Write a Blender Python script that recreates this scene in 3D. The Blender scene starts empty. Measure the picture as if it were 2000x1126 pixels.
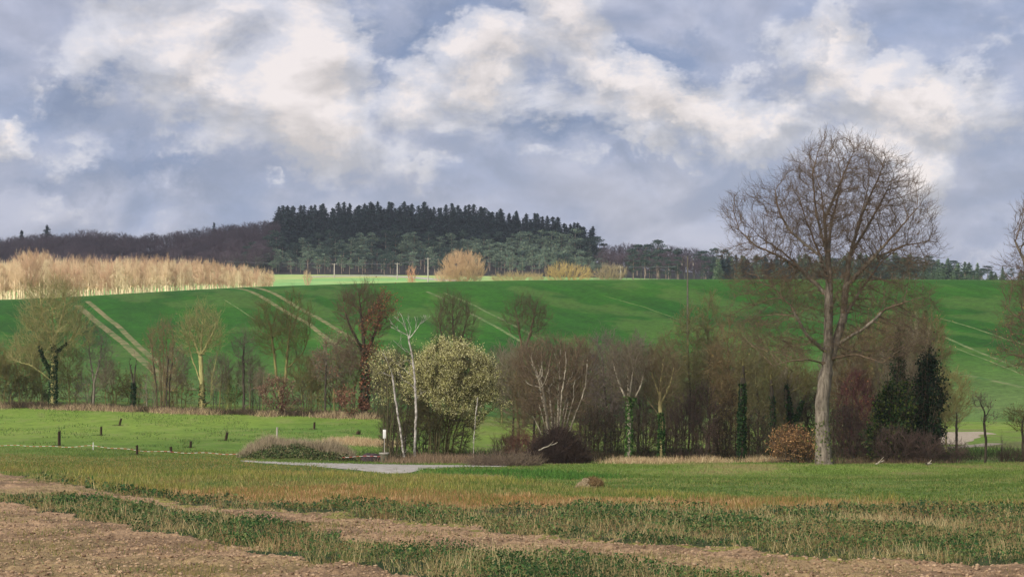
import bpy, math, random
import numpy as np
from math import radians, sin, cos, pi, atan2, atan
R = np.random.RandomState(7)
random.seed(7)
scene = bpy.context.scene
COL = scene.collection

# ------------------------------------------------------------ camera
F = 3867.0      # focal length in photo pixels (photo 2000 wide)
HZ = 600.0      # photo row of the true horizon
CZ = 12.0
cam_d = bpy.data.cameras.new('camera'); cam = bpy.data.objects.new('camera', cam_d); COL.objects.link(cam)
cam.location = (0, 0, CZ); cam.rotation_euler = (radians(90), 0, 0)
cam_d.sensor_width = 36; cam_d.lens = 36*F/2000; cam_d.shift_y = (HZ-563)/2000
cam_d.clip_start = .5; cam_d.clip_end = 20000
scene.camera = cam
scene.view_settings.view_transform = 'Standard'; scene.view_settings.look = 'None'
scene.view_settings.gamma = 1; scene.view_settings.exposure = 0.0
scene.cycles.volume_bounces = 0
scene.cycles.transparent_max_bounces = 4
scene.cycles.max_bounces = 5; scene.cycles.diffuse_bounces = 3

SUN = np.array([-.62, -.70, .0]); SUN /= np.linalg.norm(SUN)
EL = radians(31)
SUNV = np.array([SUN[0]*cos(EL), SUN[1]*cos(EL), sin(EL)])
SUN_STRENGTH = 4.6
SKY_LIGHT = 1.0

def lin(r, g, b):
    f = lambda c: (c/255/12.92) if c <= 10 else ((c/255+.055)/1.055)**2.4
    return (f(r), f(g), f(b))

# ------------------------------------------------------------ world (sky with broken clouds)
w = bpy.data.worlds.new('World'); scene.world = w; w.use_nodes = True
nt = w.node_tree; N = nt.nodes; L = nt.links; N.clear()
def nd(t, **k):
    n = N.new(t)
    for a, b in k.items(): setattr(n, a, b)
    return n
def mth(op, a, b=None, c=None, clamp=False):
    n = nd('ShaderNodeMath', operation=op); n.use_clamp = clamp
    for i, v in enumerate((a, b, c)):
        if v is None: continue
        if isinstance(v, (int, float)): n.inputs[i].default_value = v
        else: L.new(v, n.inputs[i])
    return n.outputs[0]
def mixc(f, a, b):
    n = nd('ShaderNodeMix', data_type='RGBA'); 
    for i, v in ((0, f), (6, a), (7, b)):
        if isinstance(v, (int, float)): n.inputs[i].default_value = v
        elif isinstance(v, tuple): n.inputs[i].default_value = (*v, 1)
        else: L.new(v, n.inputs[i])
    return n.outputs[2]
def sstep(x, lo, hi):
    n = nd('ShaderNodeMapRange', interpolation_type='SMOOTHSTEP')
    L.new(x, n.inputs[0]); n.inputs[1].default_value = lo; n.inputs[2].default_value = hi
    return n.outputs[0]
tc = nd('ShaderNodeTexCoord'); sep = nd('ShaderNodeSeparateXYZ'); L.new(tc.outputs['Generated'], sep.inputs[0])
az = mth('ARCTAN2', sep.outputs[0], sep.outputs[1]); el = mth('ARCSINE', sep.outputs[2])
cmb = nd('ShaderNodeCombineXYZ'); L.new(az, cmb.inputs[0]); L.new(el, cmb.inputs[1])
P0 = cmb.outputs[0]
def noise(vec, scale, detail=8, rough=.6, stretch=(1, 1, 1), off=(0, 0, 0), col=False, dist=0):
    mp = nd('ShaderNodeMapping'); mp.inputs[1].default_value = off; mp.inputs[3].default_value = stretch; L.new(vec, mp.inputs[0])
    n = nd('ShaderNodeTexNoise'); L.new(mp.outputs[0], n.inputs['Vector'])
    n.inputs['Scale'].default_value = scale; n.inputs['Detail'].default_value = detail; n.inputs['Roughness'].default_value = rough
    n.inputs['Distortion'].default_value = dist
    return n.outputs['Color'] if col else n.outputs[0]
def warp(vec, scale, amt, off):
    c = noise(vec, scale, 6, .62, (1, 1.2, 1), off, True)
    s = nd('ShaderNodeVectorMath', operation='SUBTRACT'); L.new(c, s.inputs[0]); s.inputs[1].default_value = (.5, .5, .5)
    m = nd('ShaderNodeVectorMath', operation='SCALE'); L.new(s.outputs[0], m.inputs[0]); m.inputs['Scale'].default_value = amt
    a = nd('ShaderNodeVectorMath', operation='ADD'); L.new(vec, a.inputs[0]); L.new(m.outputs[0], a.inputs[1])
    return a.outputs[0]
PW = warp(warp(P0, 9, .10, (3, 1, 0)), 32, .035, (7, 2, 1))
def blobs(lst, vec):
    tot = None
    for (px, py, rx, ry, amp, rot) in lst:
        a = atan((px-1000)/F); e = atan((HZ-py)/F*cos(a))
        mp = nd('ShaderNodeMapping', vector_type='TEXTURE')
        mp.inputs[1].default_value = (a, e, 0); mp.inputs[2].default_value = (0, 0, radians(rot)); mp.inputs[3].default_value = (rx*1.22/F, ry*1.25/F, 1000)
        L.new(vec, mp.inputs[0])
        ln = nd('ShaderNodeVectorMath', operation='LENGTH'); L.new(mp.outputs[0], ln.inputs[0])
        v = mth('MULTIPLY', mth('SUBTRACT', 1, mth('MULTIPLY', ln.outputs['Value'], .38), clamp=True), amp)
        tot = v if tot is None else mth('MAXIMUM', tot, v)
    return tot
bright = [(585,100,60,110,1.15,10),(400,140,150,80,1.0,-20),(600,210,140,60,1.0,-25),(480,30,200,70,.75,0),(300,60,150,70,.7,0),
 (790,190,60,70,.8,-30),(960,140,60,55,1.05,0),(1090,50,50,80,.9,20),(1170,160,110,45,1.0,-20),(1320,225,170,45,1.05,-4),
 (1480,225,100,40,.85,0),(1610,80,80,50,.95,-15),(1710,110,90,40,.85,-15),(1700,225,70,28,.9,0),(1810,180,110,45,.95,-10),
 (1780,290,60,40,.8,-40),(840,350,60,20,.6,-25),(545,350,30,18,.55,-30),(160,285,110,30,.5,0),(1230,310,130,22,.7,-3),
 (0,215,45,35,.9,0),(330,410,230,25,.42,4),(1900,460,120,35,.5,-10),(1940,80,80,50,.7,0),(900,265,60,45,.55,0),(430,280,160,28,.5,-4),
 (1040,330,120,30,.5,0),(700,20,60,20,.5,0),(110,120,120,60,.5,-10)]
dark = [(840,95,110,45,1.0,8),(940,45,140,45,.8,0),(1260,115,90,35,1.0,0),(440,95,50,35,.6,0),(1090,265,110,40,.8,-12),(1480,95,60,50,.55,0),
 (660,40,60,40,.9,0),(120,195,120,40,.7,0),(320,330,230,35,.75,-3),(1180,345,130,22,.6,0),(1860,140,90,30,.6,0),(1340,290,80,25,.5,0),(700,330,180,25,.5,0),(60,350,110,35,.6,0)]
B = blobs(bright, PW); D = blobs(dark, PW)
n1 = noise(P0, 17, 12, .56, (1, 1.5, 1), (2, 5, 0), dist=.3)
n2 = noise(P0, 7, 8, .55, (1, 2.0, 1), (9, 3, 0))
n3 = noise(P0, 60, 8, .6, (1, 2.2, 1), (1, 8, 0))
bsum = mth('ADD', B, mth('MULTIPLY', mth('SUBTRACT', n1, .5), 1.05))
bsx = mth('ADD', bsum, mth('MULTIPLY', mth('SUBTRACT', n3, .5), .34))
bm = sstep(bsx, .38, .62)
bm2 = sstep(mth('ADD', bsum, mth('MULTIPLY', mth('SUBTRACT', n3, .5), .5)), .60, .90)
dm = sstep(mth('ADD', D, mth('MULTIPLY', mth('SUBTRACT', n1, .5), .8)), .3, .85)
base = mixc(sstep(n2, .35, .65), lin(152, 166, 199), lin(174, 178, 200))
base = mixc(sstep(n1, .35, .7), base, lin(190, 192, 210))
base = mixc(mth('MULTIPLY', dm, .85), base, lin(120, 138, 175))
c = mixc(mth('MULTIPLY', bm, .8), base, lin(214, 212, 219))
c = mixc(mth('MULTIPLY', bm2, .85), c, lin(240, 229, 225))
def shifted(vec, dx, dy):
    a = nd('ShaderNodeVectorMath', operation='ADD'); L.new(vec, a.inputs[0]); a.inputs[1].default_value = (dx, dy, 0); return a.outputs[0]
PR = shifted(P0, -.005, .011)
n1b = noise(PR, 17, 12, .56, (1, 1.5, 1), (2, 5, 0), dist=.3); n2b = noise(shifted(P0, -.01, .02), 7, 8, .55, (1, 2.0, 1), (9, 3, 0))
BB = blobs(bright, shifted(PW, -.002, .012))
rel = mth('ADD', mth('MULTIPLY', mth('SUBTRACT', n1, n1b), 1.5), mth('ADD', mth('MULTIPLY', mth('SUBTRACT', B, BB), .55), mth('MULTIPLY', mth('SUBTRACT', n2, n2b), .9)))
rel = mth('MINIMUM', mth('MAXIMUM', rel, -.22), .16)
rf = mth('ADD', 1.0, mth('MULTIPLY', rel, mth('ADD', .55, mth('MULTIPLY', bm, .45))))
rv = nd('ShaderNodeVectorMath', operation='SCALE'); L.new(c, rv.inputs[0]); L.new(rf, rv.inputs['Scale']); c = rv.outputs[0]
# sky out of view towards the sun is brightened and warmed to lift ambient light
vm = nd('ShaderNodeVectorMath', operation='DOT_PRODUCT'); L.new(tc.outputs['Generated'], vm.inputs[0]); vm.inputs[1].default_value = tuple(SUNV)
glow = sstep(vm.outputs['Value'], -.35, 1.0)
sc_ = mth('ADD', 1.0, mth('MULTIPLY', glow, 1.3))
c = mixc(mth('MULTIPLY', sstep(vm.outputs['Value'], -.2, .9), .85), c, (.78, .74, .68))
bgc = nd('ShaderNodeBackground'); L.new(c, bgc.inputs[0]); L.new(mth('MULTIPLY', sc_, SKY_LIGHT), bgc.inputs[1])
sky = nd('ShaderNodeTexSky', sky_type='NISHITA'); sky.sun_disc = False; sky.sun_elevation = EL; sky.sun_rotation = atan2(SUNV[0], SUNV[1])
bgs = nd('ShaderNodeBackground'); L.new(sky.outputs[0], bgs.inputs[0]); bgs.inputs[1].default_value = .1
ms = nd('ShaderNodeMixShader'); ms.inputs[0].default_value = .9
L.new(bgs.outputs[0], ms.inputs[1]); L.new(bgc.outputs[0], ms.inputs[2])
out = nd('ShaderNodeOutputWorld'); L.new(ms.outputs[0], out.inputs[0])

sd = bpy.data.lights.new('sun', 'SUN'); sd.energy = SUN_STRENGTH; sd.angle = radians(.5); sd.color = (1, .93, .84)
so = bpy.data.objects.new('sun', sd); COL.objects.link(so)
from mathutils import Vector
so.rotation_euler = Vector(tuple(SUNV)).to_track_quat('Z', 'Y').to_euler(); so.location = (-50, -50, 80)

# ------------------------------------------------------------ helpers
def tag(o, label=None, cat=None, group=None, kind=None):
    if label: o['label'] = label
    if cat: o['category'] = cat
    if group: o['group'] = group
    if kind: o['kind'] = kind
    return o
def empty(name, loc, label, cat, group=None):
    o = bpy.data.objects.new(name, None); o.location = tuple(float(v) for v in loc); o.empty_display_size = .5; COL.objects.link(o)
    return tag(o, label, cat, group)
def mesh_obj(name, V, faces, mat, parent=None, col=None, smooth=False, link=True):
    """faces: (n,k) int array or list of such arrays"""
    if not isinstance(faces, list): faces = [faces]
    faces = [np.asarray(f) for f in faces if len(f)]
    V = np.asarray(V, dtype=np.float32)
    me = bpy.data.meshes.new(name)
    nl = sum(f.size for f in faces); nf = sum(len(f) for f in faces)
    me.vertices.add(len(V)); me.vertices.foreach_set('co', V.ravel())
    me.loops.add(nl); me.polygons.add(nf)
    li = np.concatenate([f.ravel() for f in faces]).astype(np.int32); me.loops.foreach_set('vertex_index', li)
    cnt = np.concatenate([np.full(len(f), f.shape[1]) for f in faces]); st = np.concatenate([[0], np.cumsum(cnt)[:-1]]).astype(np.int32)
    me.polygons.foreach_set('loop_start', st)
    if smooth: me.polygons.foreach_set('use_smooth', np.ones(nf, dtype=bool))
    me.update(calc_edges=True)
    if col is not None:
        a = me.color_attributes.new('Col', 'FLOAT_COLOR', 'POINT')
        cc = np.ones((len(V), 4), dtype=np.float32); cc[:, :3] = col
        a.data.foreach_set('color', cc.ravel())
    me.materials.append(mat)
    o = bpy.data.objects.new(name, me)
    if link: COL.objects.link(o)
    if parent is not None: o.parent = parent
    return o

def lattice(seed, n=257):
    return np.random.RandomState(seed).rand(n, n)
_lat = {}
def vn(x, y, scale, seed=0):
    if seed not in _lat: _lat[seed] = lattice(seed+100)
    T = _lat[seed]; n = T.shape[0]
    u = x/scale; v = y/scale; i = np.floor(u).astype(int); j = np.floor(v).astype(int); a = u-i; b = v-j
    a = a*a*(3-2*a); b = b*b*(3-2*b)
    g = lambda p, q: T[p % n, q % n]
    return (g(i, j)*(1-a)+g(i+1, j)*a)*(1-b)+(g(i, j+1)*(1-a)+g(i+1, j+1)*a)*b
def fbm(x, y, scale, seed=0, octv=4, gain=.5):
    s = 0; a = 1; t = 0
    for k in range(octv):
        s = s+a*vn(x+17.3*k, y-9.1*k, scale/2**k, seed+k); t += a; a *= gain
    return s/t

# ------------------------------------------------------------ terrain height
PXC = np.array([-600, 0, 500, 850, 1000, 1200, 1500, 1750, 2000, 2600], float)
def row(*v): return np.array(v, float)
ST = [  # (distance, photo rows at PXC) -- or heights if negative flag
 (3, 'z', 10.4), (20, 'z', 8.6),
 (38, 'p', row(1126,1126,1126,1126,1126,1126,1126,1126,1126,1126)),
 (50, 'p', row(1064,1064,1064,1064,1065,1065,1065,1066,1066,1066)),
 (70, 'p', row(1000,1000,1002,1004,1005,1006,1007,1008,1008,1008)),
 (92, 'p', row(948,950,952,955,956,957,958,958,958,958)),
 (115,'p', row(912,914,918,925,927,928,928,928,928,928)),
 (135,'p', row(893,895,901,907,908,908,907,907,907,907)),
 (150,'p', row(878,880,888,897,899,899,898,897,896,896)),
 (165,'p', row(862,864,870,884,888,888,886,884,882,882)),
 (190,'p', row(828,831,838,852,862,864,862,862,860,860)),
 (215,'p', row(784,791,803,812,828,835,835,835,835,835)),
 (240,'p', row(764,768,778,788,800,804,804,804,804,804)),
 (300,'p', row(705,700,696,694,696,697,698,698,698,698)),
 (360,'p', row(640,632,618,612,610,610,609,609,610,610)),
 (410,'p', row(600,588,563,553.5,551,549.5,548.5,549,550.5,552)),
 (430,'p', row(597,585,560,550,547.5,546,545,545.5,547,548)),
 (450,'p', row(597,586,561,551,548.5,547,546,546.5,548,549)),
 (500,'p', row(612,606,578,566,562,560,556,556,556,556)),
 (600,'p', row(606,602,573,560,558,556,554,552,552,552)),
 (680,'p', row(590,586,557,555,553,551,552,551,551,551)),
 (760,'p', row(570,566,543,544,545,546,550,549,549,549)),
 (820,'p', row(552,548,535,537,539,542,548,548,548,548)),
 (900,'p', row(535,530,508,505,510,525,543,546,546,546)),
 (1000,'p',row(520,516,474,466,478,518,540,545,546,546)),
 (1150,'p',row(525,520,485,478,485,522,541,546,547,547)),
 (1600,'p',row(560,560,560,560,560,560,560,560,560,560)),
 (6000,'p',row(597,597,597,597,597,597,597,597,597,597)),
]
YS = np.array([s[0] for s in ST], float)
ZT = np.array([np.full(len(PXC), s[2]) if s[1] == 'z' else CZ-(s[2]-HZ)/F*s[0] for s in ST])
def pchip(xs, ys, x):
    h = np.diff(xs); d = np.diff(ys, axis=0)/h[:, None]; m = np.zeros_like(ys)
    for i in range(1, len(xs)-1):
        w1 = 2*h[i]+h[i-1]; w2 = h[i]+2*h[i-1]; ok = d[i-1]*d[i] > 0
        with np.errstate(divide='ignore', invalid='ignore'):
            v = (w1+w2)/(w1/d[i-1]+w2/d[i])
        m[i] = np.where(ok, v, 0)
    m[0] = d[0]; m[-1] = d[-1]
    k = np.clip(np.searchsorted(xs, x)-1, 0, len(xs)-2); t = ((x-xs[k])/h[k])[:, None]; hh = h[k][:, None]
    return (2*t**3-3*t**2+1)*ys[k]+(t**3-2*t**2+t)*hh*m[k]+(-2*t**3+3*t**2)*ys[k+1]+(t**3-t**2)*hh*m[k+1]
PF = np.linspace(-600, 2600, 321)
ZP = pchip(PXC, ZT.T.copy(), PF).T              # stations x PF
LY = np.linspace(math.log(3), math.log(6000), 1400)
ZF = pchip(YS, ZP, np.clip(np.exp(LY), 3, 6000))
def gz(x, y):
    x = np.asarray(x, float); y = np.asarray(y, float); yy = np.clip(y, 3, 5999)
    px = np.clip(1000+F*x/yy, -600, 2599.9)
    a = (px+600)/10; i = np.clip(a.astype(int), 0, 319); a = a-i
    b = (np.log(yy)-LY[0])/(LY[1]-LY[0]); j = np.clip(b.astype(int), 0, 1398); b = b-j
    z = (ZF[j, i]*(1-a)+ZF[j, i+1]*a)*(1-b)+(ZF[j+1, i]*(1-a)+ZF[j+1, i+1]*a)*b
    z = np.where(y < 3, 10.4, z)
    z = z+(fbm(x, y, 14, 3, 3)-.5)*.22*np.clip(y/60, 0, 1)*np.clip((410-y)/60, 0, 1)
    return z
def at(px, py, Y): return np.array([(px-1000)/F*Y, Y, CZ-(py-HZ)/F*Y])
def gp(px, Y):
    x = (px-1000)/F*Y; return np.array([x, Y, float(gz(x, Y))])
def proj(x, y, z): return 1000+F*x/y, HZ-(z-CZ)/y*F
def gxy(px, py, lo=100, hi=470):
    """ground point seen at photo pixel, first hit"""
    ys = np.arange(lo, hi, .25); x = (px-1000)/F*ys; q = proj(x, ys, gz(x, ys))[1]
    k = np.argmax(q <= py); return [x[k], ys[k]]

# ------------------------------------------------------------ materials
def new_mat(name):
    m = bpy.data.materials.new(name); m.use_nodes = True
    return m, m.node_tree, m.node_tree.nodes['Principled BSDF']
def col_mat(name, rough=.85, scale=3.0, amt=.35, bump=0.0, bscale=8, transl=0.0, detail=8):
    """colour attribute broken up by procedural noise"""
    m, t, b = new_mat(name); n = t.nodes; l = t.links
    b.inputs['Roughness'].default_value = rough; b.inputs['Specular IOR Level'].default_value = .15
    a = n.new('ShaderNodeAttribute'); a.attribute_name = 'Col'
    tx = n.new('ShaderNodeTexCoord'); no = n.new('ShaderNodeTexNoise'); no.inputs['Scale'].default_value = scale; no.inputs['Detail'].default_value = detail
    no.inputs['Roughness'].default_value = .65
    l.new(tx.outputs['Object'], no.inputs['Vector'])
    mr = n.new('ShaderNodeMapRange'); mr.inputs[1].default_value = .3; mr.inputs[2].default_value = .7; mr.inputs[3].default_value = 1-amt; mr.inputs[4].default_value = 1+amt
    l.new(no.outputs[0], mr.inputs[0])
    vm = n.new('ShaderNodeVectorMath'); vm.operation = 'SCALE'; l.new(a.outputs['Color'], vm.inputs[0]); l.new(mr.outputs[0], vm.inputs['Scale'])
    l.new(vm.outputs[0], b.inputs['Base Color'])
    if bump:
        n2 = n.new('ShaderNodeTexNoise'); n2.inputs['Scale'].default_value = bscale; n2.inputs['Detail'].default_value = 8; n2.inputs['Roughness'].default_value = .7
        l.new(tx.outputs['Object'], n2.inputs['Vector'])
        bp = n.new('ShaderNodeBump'); bp.inputs['Strength'].default_value = bump; bp.inputs['Distance'].default_value = .3
        l.new(n2.outputs[0], bp.inputs['Height']); l.new(bp.outputs[0], b.inputs['Normal'])
    if transl:
        tr = n.new('ShaderNodeBsdfTranslucent'); l.new(vm.outputs[0], tr.inputs[0]); mx = n.new('ShaderNodeMixShader'); mx.inputs[0].default_value = transl
        o = n['Material Output']; l.new(b.outputs[0], mx.inputs[1]); l.new(tr.outputs[0], mx.inputs[2]); l.new(mx.outputs[0], o.inputs[0])
    return m
def plain_mat(name, c1, c2, scale=4, rough=.85, bump=0, stretch=(1, 1, 1), metal=0):
    m, t, b = new_mat(name); n = t.nodes; l = t.links
    b.inputs['Roughness'].default_value = rough; b.inputs['Metallic'].default_value = metal; b.inputs['Specular IOR Level'].default_value = .2
    tx = n.new('ShaderNodeTexCoord'); mp = n.new('ShaderNodeMapping'); mp.inputs[3].default_value = stretch
    l.new(tx.outputs['Object'], mp.inputs[0])
    no = n.new('ShaderNodeTexNoise'); no.inputs['Scale'].default_value = scale; no.inputs['Detail'].default_value = 6; no.inputs['Roughness'].default_value = .65
    l.new(mp.outputs[0], no.inputs['Vector'])
    mr = n.new('ShaderNodeMapRange'); mr.inputs[1].default_value = .35; mr.inputs[2].default_value = .65; l.new(no.outputs[0], mr.inputs[0])
    mx = n.new('ShaderNodeMix'); mx.data_type = 'RGBA'; mx.inputs[6].default_value = (*c1, 1); mx.inputs[7].default_value = (*c2, 1)
    l.new(mr.outputs[0], mx.inputs[0]); l.new(mx.outputs[2], b.inputs['Base Color'])
    if bump:
        bp = n.new('ShaderNodeBump'); bp.inputs['Strength'].default_value = bump; bp.inputs['Distance'].default_value = .1
        l.new(no.outputs[0], bp.inputs['Height']); l.new(bp.outputs[0], b.inputs['Normal'])
    return m
M_GROUND = col_mat('field_ground', .95, 9, .4, .6, 6)
M_MEADOW = col_mat('meadow_grass', .95, 2.2, .28, .5, 9)
M_WHEAT = col_mat('young_wheat', .95, 1.1, .38, .5, 3.5)
M_FAR = col_mat('far_grass', .95, .4, .2)
M_LEAF = col_mat('leaf', .7, 6, .2, transl=.25, detail=2)
M_DRY = col_mat('dry_grass', .9, 6, .2, transl=.2, detail=2)
M_CLOD = col_mat('soil_clod', .95, 30, .35, .3, 30)
_bark = {}
def bark(c1, c2, stretch=(2, 2, .5)):
    k = (c1, c2)
    if k not in _bark: _bark[k] = plain_mat('bark', c1, c2, 2.2, .9, .6, stretch)
    return _bark[k]

# ------------------------------------------------------------ ground sheets
def interp(px, pts): return np.interp(px, [p[0] for p in pts], [p[1] for p in pts])
# strips of the near field, photo rows of their borders at photo columns
S_BOT  = [(-600,880),(0,984),(120,1000),(250,1030),(420,1062),(600,1094),(800,1122),(1000,1146),(2600,1300)]   # below: bare soil
S_W1   = [(-600,900),(0,964),(130,970),(260,986),(400,1008),(600,1041),(900,1079),(1200,1108),(1450,1131),(2600,1210)]   # weeds between
S_SOIL2= [(-600,850),(0,924),(100,940),(230,963),(360,983),(500,990),(700,1007),(1000,1035),(1300,1063),(1600,1086),(2000,1106),(2600,1126)]
S_W2   = [(-600,850),(0,924),(100,938),(230,960),(330,968),(450,978),(700,985),(1000,994),(1500,1001),(2000,1003),(2600,1003)]
S_OR   = [(-600,840),(0,915),(230,950),(330,960),(420,962),(500,955),(700,956),(1000,969),(1300,975),(1500,980),(1800,986),(2000,991),(2600,1000)]
S_OLIVE= [(-600,870),(0,890),(250,893),(480,903),(600,912),(760,925),(900,932),(1000,942),(1150,951),(1300,962),(1500,972),(1800,985),(2000,990),(2600,990)]
C_SOIL = np.array(lin(160, 132, 102)); C_SOILD = np.array(lin(112, 92, 78)); C_WEED = np.array(lin(50, 64, 38)); C_WEEDB = np.array(lin(104, 98, 62))  # ground in the weed strips darkened in place of shadow between leaves
C_OR = np.array(lin(160, 126, 82)); C_OLIVE = np.array(lin(98, 108, 56)); C_YEL = np.array(lin(132, 126, 70)); C_MEAD = np.array(lin(88, 108, 52))
def wobble(x, y): return (fbm(x, y, 3.2, 11, 5, .62)-.5)*1.6
def zones(x, y):
    """0 soil bottom,1 weeds1,2 soil2,3 weeds2,4 orange stubble,5 olive strip,6 meadow"""
    z = gz(x, y); px, py = proj(x, y, z)
    py = py+wobble(x, y)*16*np.clip(60/y, .3, 1)*1.4
    zn = np.full(x.shape, 6)
    zn[py > interp(px, S_OLIVE)] = 5
    zn[py > interp(px, S_OR)] = 4
    zn[py > interp(px, S_W2)] = 3
    zn[py > interp(px, S_SOIL2)] = 2
    zn[py > interp(px, S_W1)] = 1
    zn[py > interp(px, S_BOT)] = 0
    zn[(zn == 4) & (px < 330)] = 5
    return zn, px, py, z
def near_color(x, y):
    zn, px, py, z = zones(x, y)
    C = np.zeros(x.shape+(3,))
    n = fbm(x, y, 1.6, 21, 4)[..., None]; n2 = fbm(x, y, .35, 31, 3)[..., None]; n3 = fbm(x, y, 6, 41, 3)[..., None]
    soil = C_SOIL*(.72+.5*n2)+0*n; soil = soil*(1-.35*(n > .56))
    soil = np.where(n3 > .66, soil*.78+C_YEL*.22, soil)
    tab = [soil, C_WEED*(.6+.8*n2), soil*(.98), C_WEED*(.5+.6*n2)+C_WEEDB*.35*n, C_OR*(.7+.6*n2), C_OLIVE*(.55+.5*n2)+C_OR*.35*(n3 > .5)*n2+C_MEAD*.15,
           C_MEAD*(.6+.5*n)+C_OLIVE*.4*n3]
    for k, t in enumerate(tab):
        C = np.where((zn == k)[..., None], t, C)
    # yellow moss on the soil strip rims
    ye = ((zn == 2) & (py < interp(px, S_SOIL2)+5) & (px > 300))[..., None]
    C = np.where(ye & (n > .45), C_YEL*(.7+.5*n2), C)
    return C
def sheet(name, mat, u0, u1, nu, ys, colf, bumpf=None):
    u = np.linspace(u0, u1, nu); U, Yg = np.meshgrid(u, ys); X = U*Yg
    Z = gz(X, Yg)
    C = colf(X, Yg)
    if bumpf is not None: Z = Z+bumpf(X, Yg)
    V = np.stack([X, Yg, Z], -1).reshape(-1, 3)
    n = len(ys); i = np.arange(n-1)[:, None]*nu+np.arange(nu-1)[None, :]; i = i.ravel()
    Fc = np.stack([i, i+1, i+nu+1, i+nu], 1)
    o = mesh_obj(name, V, Fc, mat, col=C.reshape(-1, 3), smooth=True)
    return tag(o, kind='structure')
# wide plain ground under and behind the camera, and to the horizon
def near_bump(x, y):
    zn, px, py, z = zones(x, y)
    s = np.isin(zn, (0, 2)); v = (fbm(x, y, .55, 51, 4, .68)-.5)*.30
    e = np.clip((118-y)/8, 0, 1)*np.clip((y-31)/2, 0, 1)
    return np.where(s, v, v*.8)*e
UW = .62
ys1 = np.concatenate([np.linspace(-60, 2, 10), np.linspace(3, 29, 14)])
def rect_sheet():
    xs = np.linspace(-75, 75, 60); Xg, Yg = np.meshgrid(xs, np.linspace(-60, 30, 40))
    V = np.stack([Xg, Yg, gz(Xg, Yg)-.25], -1).reshape(-1, 3); i = (np.arange(39)[:, None]*60+np.arange(59)[None]).ravel()
    C = np.tile(C_SOIL, (len(V), 1))
    tag(mesh_obj('ground', V, np.stack([i, i+1, i+61, i+60], 1), M_GROUND, col=C, smooth=True), kind='structure')
rect_sheet()
sheet('crop_field', M_GROUND, -.5, .5, 880, np.concatenate([np.arange(28, 60, .07), np.arange(60, 90, .12), np.arange(90, 118.01, .2)]), near_color, near_bump)
def mead_color(x, y):
    z = gz(x, y); px, py = proj(x, y, z)
    n = fbm(x, y, 4, 61, 4)[..., None]; n2 = fbm(x, y, 18, 62, 3)[..., None]; n3 = fbm(x, y, .9, 63, 3)[..., None]
    a = np.array(lin(82, 112, 40)); b = np.array(lin(112, 132, 52)); c = np.array(lin(118, 112, 76)); d = np.array(lin(64, 88, 42))
    n5 = fbm(x, y*.6, 1.8, 66, 4, .7)[..., None]; C = (a+(b-a)*np.clip(n2*1.8-.4, 0, 1))*(.55+.35*n3+.6*n5); C = C+(c-C)*np.clip((n5-.55)*3, 0, .35)
    C = C+(c-C)*np.clip((n-.52)*4, 0, .7)*np.clip((px-850)/150, 0, 1)[..., None]
    C = C+(d-C)*(np.clip((156-y)/14, 0, 1)*np.clip((860-px)/160, 0, 1))[..., None]*np.clip((n3-.35)*4, 0, .8)
    # rough olive strip edge nearer than the track
    zn, _, _, _ = zones(x, y)
    C = np.where((zn <= 5)[..., None], C_OLIVE*(.55+.5*n3)+C_MEAD*.15+C_OR*.3*(n2 > .5)*n3, C)
    return C
sheet('meadow', M_MEADOW, -.5, .5, 620, np.concatenate([np.arange(118, 150, .3), np.arange(150, 226, .6)]), mead_color)
def wheat_color(x, y):
    """young crop: drill rows and thin patches run with the wheel tracks"""
    g0 = np.array(gxy(520, 585, 218, 428)); g1 = np.array(gxy(690, 662, 218, 428)); d = (g1-g0)/np.linalg.norm(g1-g0); al = x*d[0]+y*d[1]; ac = -x*d[1]+y*d[0]
    n = fbm(al*.12, ac, 2.2, 71, 4)[..., None]; n2 = fbm(x, y, 40, 72, 4)[..., None]; n3 = fbm(al*.4, ac, 9, 75, 4, .6)[..., None]; n4 = fbm(x, y, 3, 77, 4, .7)[..., None]; z = gz(x, y); px, py = proj(x, y, z)
    a = np.array(lin(34, 83, 12)); b = np.array(lin(56, 102, 18)); e = np.array(lin(118, 134, 80)); f = np.array(lin(104, 122, 60))
    C = a*(.35+.65*n+.65*n4)+(b-a)*np.clip(n2*1.6-.4, 0, 1)
    C = C+(f-C)*np.clip((n3-.55)*4, 0, .28)
    low = np.clip((py-670)/110, 0, 1)[..., None]*np.clip((n2-.3)*3, .3, 1)
    return C*(1-.55*low)+e*.55*low*(.8+.4*n4)
sheet('wheat_field', M_WHEAT, -.46, .46, 700, np.concatenate([np.arange(225.6, 300, .8), np.arange(300, 470, 1.0)]), wheat_color)
def far_color(x, y):
    z = gz(x, y); px, py = proj(x, y, z); n = fbm(x, y, 30, 81, 3)[..., None]; n3 = fbm(x, y, 6, 84, 3)[..., None]
    g = np.array(lin(116, 158, 92)); g2 = np.array(lin(158, 164, 100)); wd = np.array(lin(50, 48, 46))
    C = g*(.8+.4*n3)+(g2-g)*np.clip((n-.4)*2.5, 0, 1)
    C = np.where((y > 815)[..., None], wd*(.7+.5*n3), C)
    return C
sheet('far_field', M_FAR, -.5, .5, 240, np.concatenate([np.arange(468.8, 1000, 5), np.arange(1000, 2000, 25), np.arange(2000, 6001, 250)]), far_color)

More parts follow.
